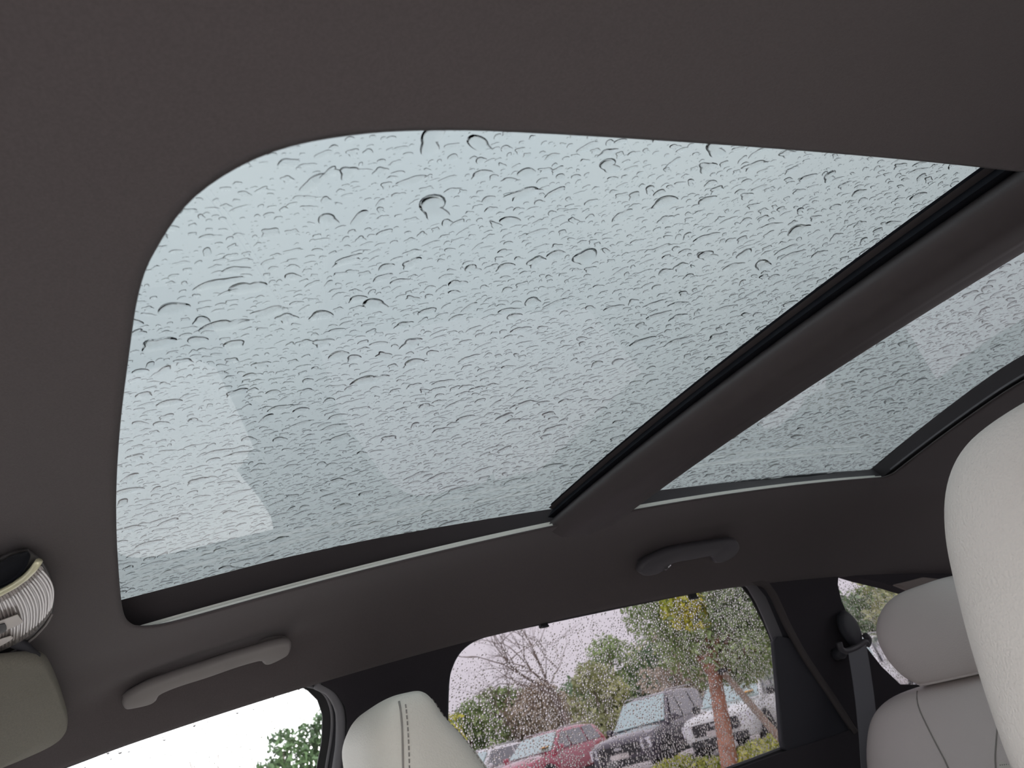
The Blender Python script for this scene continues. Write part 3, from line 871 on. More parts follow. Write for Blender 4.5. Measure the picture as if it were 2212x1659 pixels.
# rear seats
def rear_seat(cx, label):
    s = empty('rear_seat', (cx, -1.3, 0.42), label=label, cat='seat', group='rear seats')
    hr = body('headrest', [(1.178, cx, .085, -1.375, -1.465), (1.186, cx, .105, -1.360, -1.482), (1.21, cx, .128, -1.352, -1.492), (1.25, cx, .145, -1.350, -1.496), (1.29, cx, .146, -1.356, -1.492),
                           (1.32, cx, .130, -1.366, -1.486), (1.342, cx, .100, -1.378, -1.476), (1.354, cx, .062, -1.392, -1.462), (1.357, cx, .02, -1.42, -1.435)], M['leather_rear'], s)
    loop = [(x, y, 1.181) for x, y, z in section(cx, .098, -1.366, -1.474, 0)]
    tube('piping', loop + [loop[0]], 0.0028, M['leather_rear'], hr, n=8)
    bk = [(0.60, cx, .22, -1.16, -1.40), (0.75, cx, .285, -1.20, -1.44), (0.95, cx, .302, -1.27, -1.47), (1.05, cx, .297, -1.31, -1.485), (1.11, cx, .276, -1.335, -1.49), (1.145, cx, .245, -1.352, -1.488),
          (1.166, cx, .200, -1.372, -1.480), (1.175, cx, .14, -1.39, -1.47), (1.178, cx, .05, -1.41, -1.45)]
    b = body('backrest', bk, M['leather_rear'], s, e=2.8)
    P = interp_sections(bk, 36)
    def fy(x, z):
        r = [np.interp(z, P[:, 0], P[:, k]) for k in range(5)]
        q = min(0.999, abs((x - r[1]) / r[2]))
        return (r[3] + r[4]) / 2 + abs(r[3] - r[4]) / 2 * (1 - q ** 2.8) ** (1 / 2.8)
    for sg in (-1, 1):
        xs = lambda z: cx + sg * np.interp(z, [.7, .95, 1.05, 1.12, 1.16, 1.172], [.03, .028, .050, .080, .096, .102])
        pts = [(xs(z), fy(xs(z), z) + 0.0004, z) for z in np.linspace(0.72, 1.171, 40)]
        tube('seam', pts, 0.0014, M['thread'], b, n=6)
    # perforated inserts outside the seams
    for sg in (-1, 1):
        gx, gz = 7, 16
        v = []
        for i in range(gx):
            for j in range(gz):
                z = 0.70 + 0.345 * j / (gz - 1)
                xi = np.interp(z, [.7, .95, 1.05], [.036, .036, .058]); xo = xi + 0.10 * math.sqrt(max(0.002, 1 - (j / (gz - 1)) ** 5))
                x = cx + sg * (xi + (xo - xi) * i / (gx - 1))
                v.append((x, fy(x, z) + 0.0022, z))
        mk('perforated_insert', v, grid_faces(gx, gz), M['perf'], s)
    body('seat_cushion', [(0.45, cx, .26, -.86, -1.26), (0.50, cx, .30, -.84, -1.28), (0.58, cx, .30, -.84, -1.28), (0.61, cx, .27, -.88, -1.24)], M['leather_rear'], s)
    return s
# perforated leather
mt, t, b = new_mat('perforated_leather')
tc = t.nodes.new('ShaderNodeTexCoord')
vo = t.nodes.new('ShaderNodeTexVoronoi'); vo.inputs['Scale'].default_value = 260; vo.inputs['Randomness'].default_value = 0.0
rp = t.nodes.new('ShaderNodeValToRGB')
rp.color_ramp.elements[0].position = 0.22; rp.color_ramp.elements[0].color = (0.12, 0.11, 0.10, 1)
rp.color_ramp.elements[1].position = 0.30; rp.color_ramp.elements[1].color = (0.58, 0.56, 0.50, 1)
t.links.new(tc.outputs['Object'], vo.inputs['Vector']); t.links.new(vo.outputs['Distance'], rp.inputs['Fac']); t.links.new(rp.outputs['Color'], b.inputs['Base Color'])
b.inputs['Roughness'].default_value = 0.6
M['perf'] = mt
rear_seat(0.385, 'pale leather rear seat under the quarter window, passenger side')
rear_seat(-0.385, 'pale leather rear seat hidden behind the driver seat')

# ------------------------------------------------------------------ rear seat belt on the pillar
c = at_side(1838, 1352, 0.03)
belt = empty('seat_belt', c, label='dark seat belt hanging from its pillar guide beside the rear headrest', cat='seat belt')
gp = []
for q, r_ in ((-0.035, 0.030), (-0.008, 0.036), (0.002, 0.035), (0.010, 0.028), (0.014, 0.012)):
    cc = at_side(1835, 1358, 0.02 + q)
    gp.append([cc + np.array([0, r_ * math.cos(2 * math.pi * k / 24), r_ * 1.25 * math.sin(2 * math.pi * k / 24)]) for k in range(24)])
loft('pillar_guide', gp, M['dark'], belt)
g2 = [at_side(px, py, 0.032) for px, py in ((1812, 1388), (1817, 1402), (1828, 1407), (1850, 1398), (1868, 1386), (1874, 1392), (1876, 1380), (1868, 1372))]
tube('belt_loop', smooth_path(g2, 5), 0.0075, M['handle_dark'], belt, n=10)
bolt = at_side(1818, 1410, 0.026)
loft('anchor_bolt', [[bolt + np.array([-q, r_ * math.cos(2 * math.pi * k / 18), r_ * math.sin(2 * math.pi * k / 18)]) for k in range(18)] for q, r_ in ((-.02, .014), (0, .014), (.006, .011), (.008, .004))], M['dark'], belt)
L_ = [at_side(px, py, o_) for px, py, o_ in ((1832, 1404, .036), (1841, 1460, .05), (1848, 1510, .06), (1856, 1590, .07), (1862, 1680, .075), (1870, 1800, .08))]
R_ = [at_side(px, py, o_) for px, py, o_ in ((1871, 1390, .036), (1881, 1450, .05), (1888, 1500, .06), (1898, 1590, .07), (1906, 1680, .075), (1915, 1800, .08))]
lp = [[a_, b_, b_ + np.array([.0015, 0, 0]), a_ + np.array([.0015, 0, 0])] for a_, b_ in zip(resample(L_, 24), resample(R_, 24))]
loft('belt_webbing', lp, M['belt'], belt, sharp=40)

# ================================================================== raindrops
def drop_mesh_data(nseg, nring, kind_rand, H=0.32, p=2.4, wob=0.12, elong=1.0):
    """unit drop (radius 1) lying on z = 0: closed cap with a flat foot; returns verts, faces, n_top"""
    ph = kind_rand.uniform(0, 2 * math.pi, 4)
    am = kind_rand.normal(0, 1, 4) * wob * np.array([0.5, 1.0, 0.7, 0.45])
    ang = np.linspace(0, 2 * math.pi, nseg, endpoint=False)
    rad = 1 + sum(am[i] * np.cos((i + 1) * ang + ph[i]) for i in range(4))
    v = [(0, 0, H)]
    for k in range(1, nring + 1):
        t = math.sin(math.pi / 2 * k / nring)
        z = H * (1 - t ** p)
        for a_, r_ in zip(ang, rad):
            v.append((t * r_ * math.cos(a_) * elong, t * r_ * math.sin(a_), z))
    nt_ = len(v)
    f = [(0, 1 + i, 1 + (i + 1) % nseg) for i in range(nseg)]
    for k in range(nring - 1):
        for i in range(nseg):
            a0 = 1 + k * nseg + i; a1 = 1 + k * nseg + (i + 1) % nseg
            f.append((a0, a0 + nseg, a1 + nseg, a1))
    base = len(v)
    for a_, r_ in zip(ang, rad):
        v.append((r_ * math.cos(a_) * elong, r_ * math.sin(a_), 0))
    f.append(tuple(base + i for i in range(nseg))[::-1])
    return np.array(v), f

def merge_drops(name, variants, place, frame, label, parent=None):
    """place: list of (variant, position, radius, angle, elongation); frame(pos) -> (ex, ey, ez)"""
    V, loops_, starts, totals = [], [], [], []
    off = 0; ls = 0
    cache = []
    for v, f in variants:
        cache.append((v, np.concatenate([np.array(q) for q in f]), np.array([len(q) for q in f])))
    for k, pos, r, a_, el in place:
        v, fl, ft = cache[k]
        ex, ey, ez = frame(pos)
        ca, sa = math.cos(a_), math.sin(a_)
        u = ca * ex + sa * ey; w = -sa * ex + ca * ey
        V.append(np.asarray(pos) + (v[:, :1] * r * el) * u + (v[:, 1:2] * r / math.sqrt(el)) * w + (v[:, 2:3] * r) * ez)
        loops_.append(fl + off); totals.append(ft)
        off += len(v)
    V = np.concatenate(V); loops_ = np.concatenate(loops_); totals = np.concatenate(totals)
    starts = np.r_[0, np.cumsum(totals)[:-1]]
    me = bpy.data.meshes.new(name)
    me.vertices.add(len(V)); me.vertices.foreach_set('co', V.astype(np.float32).ravel())
    me.loops.add(len(loops_)); me.loops.foreach_set('vertex_index', loops_.astype(np.int32))
    me.polygons.add(len(totals)); me.polygons.foreach_set('loop_start', starts.astype(np.int32)); me.polygons.foreach_set('loop_total', totals.astype(np.int32))
    me.update(calc_edges=True); me.validate()
    o = link(name, me, M['water'], parent)
    return props(o, label, 'raindrops', kind='stuff')

def scatter(n_try, sizes, xr, yr, accept, gap=1.12, seed=1):
    """non-overlapping discs, largest first: returns x, y, r"""
    rg = np.random.default_rng(seed)
    cell = 0.012
    gridd = {}
    out = []
    for r in sizes:
        for _ in range(n_try):
            x = rg.uniform(*xr); y = rg.uniform(*yr)
            if not accept(x, y, r, rg): continue
            ci, cj = int(x // cell), int(y // cell)
            R = int((r + 0.016) // cell) + 1
            ok = True
            for i in range(ci - R, ci + R + 1):
                for j in range(cj - R, cj + R + 1):
                    for (x2, y2, r2) in gridd.get((i, j), ()):
                        if (x - x2) ** 2 + (y - y2) ** 2 < (gap * (r + r2)) ** 2:
                            ok = False; break
                    if not ok: break
                if not ok: break
            if ok:
                gridd.setdefault((ci, cj), []).append((x, y, r)); out.append((x, y, r)); break
    return out

kr = np.random.default_rng(3)
BIG = [drop_mesh_data(28, 7, kr, H=kr.uniform(0.15, 0.34), p=4.5, wob=0.20) for _ in range(16)]
SMALL = [drop_mesh_data(14, 4, kr, H=kr.uniform(0.22, 0.42), p=3.6, wob=0.17) for _ in range(14)]
TINY = [drop_mesh_data(8, 3, kr, H=0.32, p=2.6, wob=0.06) for _ in range(4)]
def roof_frame(pos):
    x, y, _ = pos
    ez = np.array([0.12 * x, 2 * KR * (y - YR), 1.0]); ez /= np.linalg.norm(ez)
    ex = np.array([1, 0, -0.12 * x]); ex /= np.linalg.norm(ex)
    return ex, np.cross(ez, ex), ez
rg = np.random.default_rng(5)
def roof_drops(xr, yr, nbig, nsmall, ntiny, seed, label_pane, n_ind):
    rb = np.sort(np.clip(rg.lognormal(math.log(0.0041), 0.42, nbig), 0.0026, 0.0115))[::-1]
    rs_ = np.sort(np.clip(rg.lognormal(math.log(0.0020), 0.35, nsmall), 0.0011, 0.0036))[::-1]
    rt = rg.uniform(0.0004, 0.0010, ntiny)
    pts = scatter(14, np.r_[rb, rs_, rt], xr, yr, lambda *a: True, 1.10, seed)
    zoff = GZ + 0.0043
    big = [p for p in pts if p[2] > 0.0026]
    pl_s, pl_b, ind = [], [], []
    for q, (x, y, r) in enumerate(pts):
        pos = np.array([x, y, roof(x, y) + zoff])
        ang = math.pi / 2 + rg.normal(-0.15, 0.35)
        el = min(2.6, 1 + abs(rg.normal(0.15, 0.38)))
        if q < n_ind: ind.append((int(rg.integers(len(BIG))), pos, r, ang, el))
        elif r > 0.0026: pl_b.append((int(rg.integers(len(BIG))), pos, r, ang, el))
        elif r > 0.0010: pl_s.append((int(rg.integers(len(SMALL))), pos, r, ang, el))
        else: pl_s.append((len(SMALL) + int(rg.integers(len(TINY))), pos, r, ang, 1.0))
    pl = [(k, *a) for k, *a in pl_s] + [(len(SMALL) + len(TINY) + k, *a) for k, *a in pl_b]
    merge_drops('small_raindrops', SMALL + TINY + BIG, pl, roof_frame, 'small raindrops covering the %s' % label_pane)
    return ind
ind = roof_drops((-0.50, 0.50), (-0.73, 0.09), 1900, 6000, 9000, 21, 'front sunroof pane', 200)
ind2 = roof_drops((-0.50, 0.50), (-1.60, -0.80), 1900, 4600, 6000, 22, 'rear sunroof pane', 100)
big_me = []
for v, f in BIG:
    me = bpy.data.meshes.new('raindrop')
    me.from_pydata([tuple(p) for p in v], [], f); me.materials.append(M['water'])
    me.polygons.foreach_set('use_smooth', [True] * len(me.polygons)); me.update()
    big_me.append(me)
for lst, lab, grp in ((ind, 'large raindrop lying on the front sunroof pane', 'large raindrops on the front sunroof pane'), (ind2, 'large raindrop lying on the rear sunroof pane', 'large raindrops on the rear sunroof pane')):
    for k, pos, r, a_, el in lst:
        o = bpy.data.objects.new('raindrop', big_me[k])
        ex, ey, ez = roof_frame(pos)
        u = math.cos(a_) * ex + math.sin(a_) * ey; w = -math.sin(a_) * ex + math.cos(a_) * ey
        mm = Matrix.Identity(4)
        for i in range(3):
            mm[i][0], mm[i][1], mm[i][2], mm[i][3] = u[i] * r * el, w[i] * r / math.sqrt(el), ez[i] * r, pos[i]
        o.matrix_world = mm
        COL.objects.link(o)
        zone = ('near the rounded front edge' if pos[1] > -0.13 else 'close to the crossbar' if -0.95 < pos[1] < -0.52 else 'by the passenger side frame' if pos[0] > 0.22 else
                'by the driver side edge' if pos[0] < -0.22 else 'in the middle of the pane')
        props(o, lab + ', ' + zone, 'raindrop', grp + ', ' + zone)

def side_frame(pos):
    ez = np.array([1, 0, 0.2]); ez /= np.linalg.norm(ez)
    ex = np.array([0, 1.0, 0]); ey = np.cross(ez, ex)
    return ex, ey, ez
SIDE = [drop_mesh_data(8, 3, kr, H=0.42, p=2.3, wob=0.06) for _ in range(6)]
def side_drops(name_label, poly, sizes, seed, gap, density=None):
    yy = [p[0] for p in poly]; zz = [p[1] for p in poly]
    pts = scatter(4, np.sort(sizes)[::-1], (min(yy), max(yy)), (min(zz), max(zz)), density or (lambda *a: True), gap, seed)
    pl = []
    rr_ = np.random.default_rng(seed + 100)
    for y, z, r in pts:
        # point in polygon
        inside = False
        for (y1, z1), (y2, z2) in zip(poly, poly[1:] + poly[:1]):
            if (z1 > z) != (z2 > z) and y < (y2 - y1) * (z - z1) / (z2 - z1) + y1: inside = not inside
        if not inside: continue
        pos = np.array([x_side(z) + GOFF + 0.0043, y, z])
        pl.append((int(rr_.integers(len(SIDE))), pos, r, math.pi / 2 + rr_.normal(0, 0.15), 1 + abs(rr_.normal(0, 0.22))))
    merge_drops('raindrops', SIDE, pl, side_frame, name_label)
side_drops('fine raindrops speckling the tinted rear door window', grow(rear_hole, 1.01), np.clip(rg.lognormal(math.log(0.0014), 0.35, 17000), 0.0007, 0.0030), 31, 1.06,
           lambda y, z, r, g: g.uniform() < (0.65 + 0.35 * math.sin(y * 70 + 3 * math.sin(y * 23))) * min(1, max(0.13, 0.85 + (1.40 - z) * 13 - (y + 0.6) * 2)) )
side_drops('raindrops speckling the small quarter window', grow(quart_hole, 1.01), np.clip(rg.lognormal(math.log(0.0015), 0.35, 5000), 0.0006, 0.0026), 32, 1.15)
side_drops('sparse raindrops on the clear front passenger window', grow(front_hole, 1.01), np.clip(rg.lognormal(math.log(0.0019), 0.30, 1700), 0.0009, 0.0034), 33, 1.6)

# ================================================================== outside
v = [(-150, -150, 0), (150, -150, 0), (150, 150, 0), (-150, 150, 0)]
props(mk('ground', v, [(0, 1, 2, 3)], M['asphalt'], smooth=False), 'pale wet parking lot surface', kind='structure')

FWD = math.radians(120.0)
def dirv(a_): return np.array([math.cos(a_), math.sin(a_), 0])
# planting island in front of the parked row
isl_c = np.array([9.3, -7.3, 0]); ra = math.radians(34)
def isl(u, w, z): return isl_c + dirv(ra) * u + dirv(ra + math.pi / 2) * w + np.array([0, 0, z])
lp = [[isl(x, y, z) for x, y in rrect(0, 0, 5.2 - s, 1.3 - s, 1.0, 8)] for z, s in ((0, 0), (0.15, 0.0), (0.15, 0.15), (0.12, 0.16))]
island = empty('planting_island', isl_c, label='kerbed planting island with mulch around the leaning trunk', cat='planter')
loft('kerb_ring', lp, M['kerb'], island, sharp=40)
lp = [[isl(x, y, z) for x, y in rrect(0, 0, 5.0 - s, 1.12 - s, 0.9, 8)] for z, s in ((0.12, 0), (0.20, 0.4), (0.22, 1.0))]
loft('mulch_bed', lp, M['mulch'], island)

# ------------------------------------------------------------------ foliage
def leaf_cloud(centres, radii, n, size, rgn, squash=0.8):
    """n small leaf quads on the shells of spheres"""
    k = rgn.integers(len(centres), size=n)
    C = np.array(centres)[k]; R = np.array(radii)[k]
    d = rgn.normal(size=(n, 3)); d /= np.linalg.norm(d, axis=1)[:, None]
    rad = R * rgn.uniform(0.55, 1.08, n)
    P = C + d * rad[:, None] * np.array([1, 1, squash])
    a_ = rgn.normal(size=(n, 3)); a_ /= np.linalg.norm(a_, axis=1)[:, None]
    b_ = np.cross(a_, rgn.normal(size=(n, 3))); b_ /= np.linalg.norm(b_, axis=1)[:, None]
    s = size * rgn.uniform(0.6, 1.3, n)[:, None]
    q = np.stack([P - a_ * s, P - b_ * s * 0.45, P + a_ * s, P + b_ * s * 0.45], 1).reshape(-1, 3)
    return q
def leaf_obj(name, q, mt, parent, stuff=True):
    n = len(q) // 4
    me = bpy.data.meshes.new(name)
    me.vertices.add(n * 4); me.vertices.foreach_set('co', q.astype(np.float32).ravel())
    me.loops.add(n * 4); me.loops.foreach_set('vertex_index', np.arange(n * 4, dtype=np.int32))
    me.polygons.add(n); me.polygons.foreach_set('loop_start', np.arange(0, n * 4, 4, dtype=np.int32)); me.polygons.foreach_set('loop_total', np.full(n, 4, dtype=np.int32))
    me.update(calc_edges=True)
    o = link(name, me, mt, parent, smooth=False)
    return props(o, kind='stuff') if stuff else o

def polar(az, d, z=0.0):
    a_ = math.radians(az)
    return np.array([CAM[0] + d * math.cos(a_), CAM[1] + d * math.sin(a_), z])

def tree(az, d, h, cr, label, leaf, seed, nleaf=2600, lsize=0.22, base=0.35, name='tree', group='trees behind the parked cars', bark='bark_grey', ncl=14):
    rgn = np.random.default_rng(seed)
    p = polar(az, d)
    root = empty(name, p, label=label, cat='tree', group=group)
    cs, rs2 = [], []
    for _ in range(ncl):
        t = rgn.uniform(0, 1)
        zc = h * (base + (0.97 - base) * t)
        w = cr * math.sqrt(max(0.05, 1 - (2 * t - 0.85) ** 2 / 1.4)) * 0.75
        a_ = rgn.uniform(0, 2 * math.pi); rr_ = w * math.sqrt(rgn.uniform(0, 1))
        cs.append((rr_ * math.cos(a_), rr_ * math.sin(a_), zc - 0.10 * h)); rs2.append(cr * rgn.uniform(0.28, 0.45))
    q = leaf_cloud(cs, rs2, nleaf, lsize, rgn)
    leaf_obj('foliage', q, M[leaf], root)
    vv, ff = tube_data([(0, 0, 0), (rgn.normal(0, .1), 0, h * 0.4), (rgn.normal(0, .2), 0, h * 0.8)], [h * 0.022, h * 0.016, h * 0.006], 8)
    vv = [tuple(x) for x in vv]
    for c_ in cs[:8]:
        a2, b2 = tube_data([(0, 0, max(0.3, c_[2] * 0.55)), tuple(np.array(c_) * np.array([.5, .5, .85])), c_], [h * 0.010, h * 0.006, h * 0.003], 5, len(vv))
        vv += [tuple(x) for x in a2]; ff += b2
    mk('trunk', vv, ff, M[bark], root, local=True)
    return root

def bare_tree(az, d, h, label, seed, spread=0.42, depth=5, group='bare trees', r0=0.10, lean=0.0):
    rgn = np.random.default_rng(seed)
    root = empty('bare_tree', polar(az, d), label=label, cat='tree', group=group)
    segs = {0: [], 1: []}
    def grow_(p, dr, L, r, lev):
        pts = [p]; q = p.copy(); dd = dr.copy()
        for _ in range(3):
            dd = dd + rgn.normal(0, 0.10, 3); dd /= np.linalg.norm(dd)
            q = q + dd * L / 3; pts.append(q.copy())
        segs[0 if lev == 0 else 1].append((pts, [r, r * .85, r * .72, r * .6]))
        if lev >= depth: return
        k = 3 if lev < 3 else 2
        for i in range(k):
            nd = dd + rgn.normal(0, spread, 3) + np.array([0, 0, 0.10]); nd /= np.linalg.norm(nd)
            grow_(pts[-1] if i < 2 else pts[2], nd, L * rgn.uniform(0.66, 0.90), r * 0.62, lev + 1)
    grow_(np.zeros(3), np.array([lean, 0, 1.0]), h * 0.30, r0, 0)
    for key, nm in ((0, 'trunk'), (1, 'branches')):
        vv, ff = [], []
        for pts, rad in segs[key]:
            a2, b2 = tube_data(pts, rad, 4 if key else 10, len(vv))
            vv += [tuple(x) for x in a2]; ff += b2
        o = mk(nm, vv, ff, M['bark_grey'], root, local=True)
        if key: props(o, kind='stuff')
    return root

# the tree in the island, with its leaning stake
tp = at_plane(1575, 1644, (0, 0, 1), 0.45)
def on_ray(px, py, dist): return CAM + ray(px, py) * dist
tb = on_ray(1577, 1655, 11.6)
tt = on_ray(1541, 1447, 12.1)
root = empty('tree', (tb[0], tb[1], 0.15), label='near tree with an orange-brown leaning trunk in the planting island', cat='tree')
foot = tb + (tb - tt) * ((tb[2] - 0.15) / (tt[2] - tb[2]))
root.location = foot
up_ = tt + (tt - tb) * 1.1
tube('trunk', smooth_path([foot, tb, (tb + tt) / 2, tt, up_], 5), [0.135 - 0.05 * k / 20 for k in range(21)], M['bark'], root, n=14)
cs, rs2 = [], []
rgn = np.random.default_rng(77)
for px, py, r_ in ((1400, 1330, .42), (1440, 1300, .5), (1500, 1290, .6), (1570, 1300, .6), (1620, 1320, .55), (1660, 1290, .5), (1480, 1350, .5), (1560, 1370, .55), (1620, 1400, .5), (1470, 1400, .42), (1530, 1430, .45), (1440, 1240, .6), (1540, 1220, .7), (1640, 1210, .7), (1600, 1440, .35), (1680, 1400, .4)):
    p = on_ray(px, py, 12.2 + rgn.uniform(-.6, .6)); cs.append(tuple(p - foot)); rs2.append(r_)
leaf_obj('foliage', leaf_cloud(cs, rs2, 11000, 0.055, rgn, 0.9), M['leaf_mid'], root)
q = leaf_cloud([tuple(on_ray(px, py, 11.6) - foot) for px, py in ((1470, 1320), (1490, 1300), (1455, 1300), (1500, 1340))], [.28, .25, .22, .22], 1100, 0.055, rgn)
props(leaf_obj('yellow_leaves', q, M['leaf_yellow'], root), 'yellow autumn leaves')
vv, ff = [], []
for c_ in cs:
    st = up_ - foot if c_[2] > (up_ - foot)[2] * 0.85 else tt - foot
    a2, b2 = tube_data([st * 0.9, (np.array(c_) + st) / 2 + np.array([0, 0, .1]), c_], [0.06, 0.035, 0.012], 6, len(vv))
    vv += [tuple(x) for x in a2]; ff += b2
mk('branches', vv, ff, M['bark'], root, local=True)
s0, s1 = on_ray(1562, 1452, 11.4), on_ray(1682, 1592, 10.6)
s2 = s1 + (s1 - s0) * ((s1[2] - 0.15) / (s0[2] - s1[2]))
st = empty('support_stake', s2, label='slanting brown support pole propped against the near tree', cat='stake')
tube('pole', [s0, s1, s2], [0.045, 0.05, 0.055], M['stake'], st, n=12)
tube('strap', [s0 + np.array([0, 0, .05]), s0 - np.array([0, 0, .02])], 0.07, M['tyre'], st, n=12)

# shrubs on the island
def shrub(pos, r, label, seed):
    rgn = np.random.default_rng(seed)
    root = empty('shrub', pos, label=label, cat='shrub', group='low shrubs on the island')
    cs = [(rgn.normal(0, r * .4), rgn.normal(0, r * .4), r * rgn.uniform(.35, .8)) for _ in range(9)]
    leaf_obj('leaves', leaf_cloud(cs, [r * .42] * 9, 1500, 0.05, rgn), M['shrub'], root)
    vv, ff = [], []
    for c_ in cs:
        a2, b2 = tube_data([(0, 0, 0), tuple(np.array(c_) * .6), c_], [0.02, 0.012, 0.006], 5, len(vv))
        vv += [tuple(x) for x in a2]; ff += b2
    mk('stems', vv, ff, M['stake'], root, local=True)
def shrub_px(px, py, d, r, label, seed):
    p = on_ray(px, py, d); shrub((p[0], p[1], max(0.15, p[2] - 1.1 * r)), r, label, seed)
shrub_px(1430, 1640, 12.4, 0.42, 'low yellow-green shrub under the black car, on the island', 201)
shrub_px(1480, 1648, 12.2, 0.40, 'low yellow-green shrub second from the trunk', 202)
shrub_px(1545, 1652, 12.0, 0.34, 'low shrub against the foot of the orange-brown trunk', 203)
shrub_px(1618, 1622, 11.8, 0.42, 'leafy shrub just beyond the trunk under the white car', 204)
shrub_px(1655, 1600, 11.6, 0.46, 'tallest yellow-green shrub by the end of the support pole', 205)
shrub_px(1685, 1612, 11.2, 0.44, 'shrub at the rear corner of the window sill', 206)

# ------------------------------------------------------------------ the woods behind the cars
woods = [(-16.5, 40, 6.6, 2.2, 'leaf_olive', 'olive tree at the front edge of the rear window'), (-20.5, 46, 4.6, 2.4, 'leaf_mid', 'low green tree above the first white car'),
         (-22.8, 50, 5.4, 2.6, 'leaf_mid', 'green tree in front of the bare tree'), (-25.2, 48, 5.0, 2.6, 'leaf_brown', 'brownish thicket tree above the red car'),
         (-27.8, 52, 5.4, 2.8, 'leaf_brown', 'brownish tree behind the red car roof'), (-30.0, 46, 4.8, 2.4, 'leaf_olive', 'olive tree left of the tall green tree'),
         (-31.6, 50, 7.0, 2.8, 'leaf_mid', 'tall round green tree above the black car'), (-34.5, 52, 6.2, 3.0, 'leaf_dark', 'dark green tree behind the black car roof'),
         (-36.5, 44, 6.4, 2.8, 'leaf_brown', 'brown tree behind the black car rear'), (-38.8, 50, 9.0, 3.2, 'leaf_mid', 'tall green tree behind the trunk'),
         (-41.5, 46, 8.6, 3.0, 'leaf_olive', 'tall olive tree above the grille of the white car'), (-44.2, 50, 8.0, 3.2, 'leaf_mid', 'green tree behind the rear pillar'),
         (-47.5, 46, 6.6, 2.8, 'leaf_dark', 'dark tree behind the seat belt pillar'), (-50.0, 48, 5.0, 2.4, 'leaf_mid', 'green tree low in the quarter window'),
         (-52.6, 44, 6.2, 2.6, 'leaf_olive', 'olive tree in the quarter window beside the rear headrest'), (-55.6, 46, 7.6, 3.0, 'leaf_mid', 'green tree behind the rear headrest'),
         (-59, 48, 7.2, 3.0, 'leaf_dark', 'dark tree furthest to the rear')]
for i, (az, d, h, cr, lf, lab) in enumerate(woods):
    tree(az, d, h, cr, lab, lf, 300 + i, nleaf=3000, lsize=0.20, base=0.12, ncl=22)
for i, (az, d, h, cr, lf, lab) in enumerate(((-18.5, 60, 4.6, 3.4, 'leaf_dark', 'far dark tree low beside the yellow-green young tree'), (-24, 62, 5.6, 3.6, 'leaf_brown', 'far brown tree behind the small bare tree'),
        (-29, 62, 5.4, 3.6, 'leaf_dark', 'far dark tree behind the trunk of the large bare tree'), (-34, 62, 6.8, 3.6, 'leaf_olive', 'far olive tree between the round green tree and the dark one'),
        (-40, 60, 8.0, 3.8, 'leaf_dark', 'far dark tree behind the near tree crown'), (-46, 60, 7.0, 3.8, 'leaf_mid', 'far green tree hidden by the rear pillar'), (-53, 58, 6.0, 3.6, 'leaf_dark', 'far dark tree low in the quarter window'))):
    tree(az, d, h, cr, lab, lf, 340 + i, nleaf=3200, lsize=0.24, base=0.08, group='far trees of the woods', ncl=22)
bare_tree(-28.0, 44, 9.0, 'large bare tree with fanned branches against the sky', 12, r0=0.17, depth=7)
bare_tree(-23.5, 46, 7.2, 'small bare tree beside the large bare one', 13, r0=0.13)
bare_tree(2.0, 40, 5.4, 'bare twiggy treetop low in the front window', 15, r0=0.08)
bare_tree(-4.4, 42, 5.2, 'bare treetop in the front window beside the green tree', 16, r0=0.07)
tree(-7.8, 36, 4.6, 1.9, 'dark green treetop at the rear corner of the front window', 'leaf_deep', 361, nleaf=3000, lsize=0.16, base=0.3, group='treetops in the front window')
tree(-10.6, 37, 5.4, 1.8, 'taller green treetop against the front window pillar', 'leaf_deep', 362, nleaf=3000, lsize=0.16, base=0.3, group='treetops in the front window')
tree(-17.6, 15, 2.9, 0.75, 'yellow-green young tree at the front edge of the rear window', 'leaf_yellow', 363, nleaf=900, lsize=0.07, base=0.35, group='young trees')

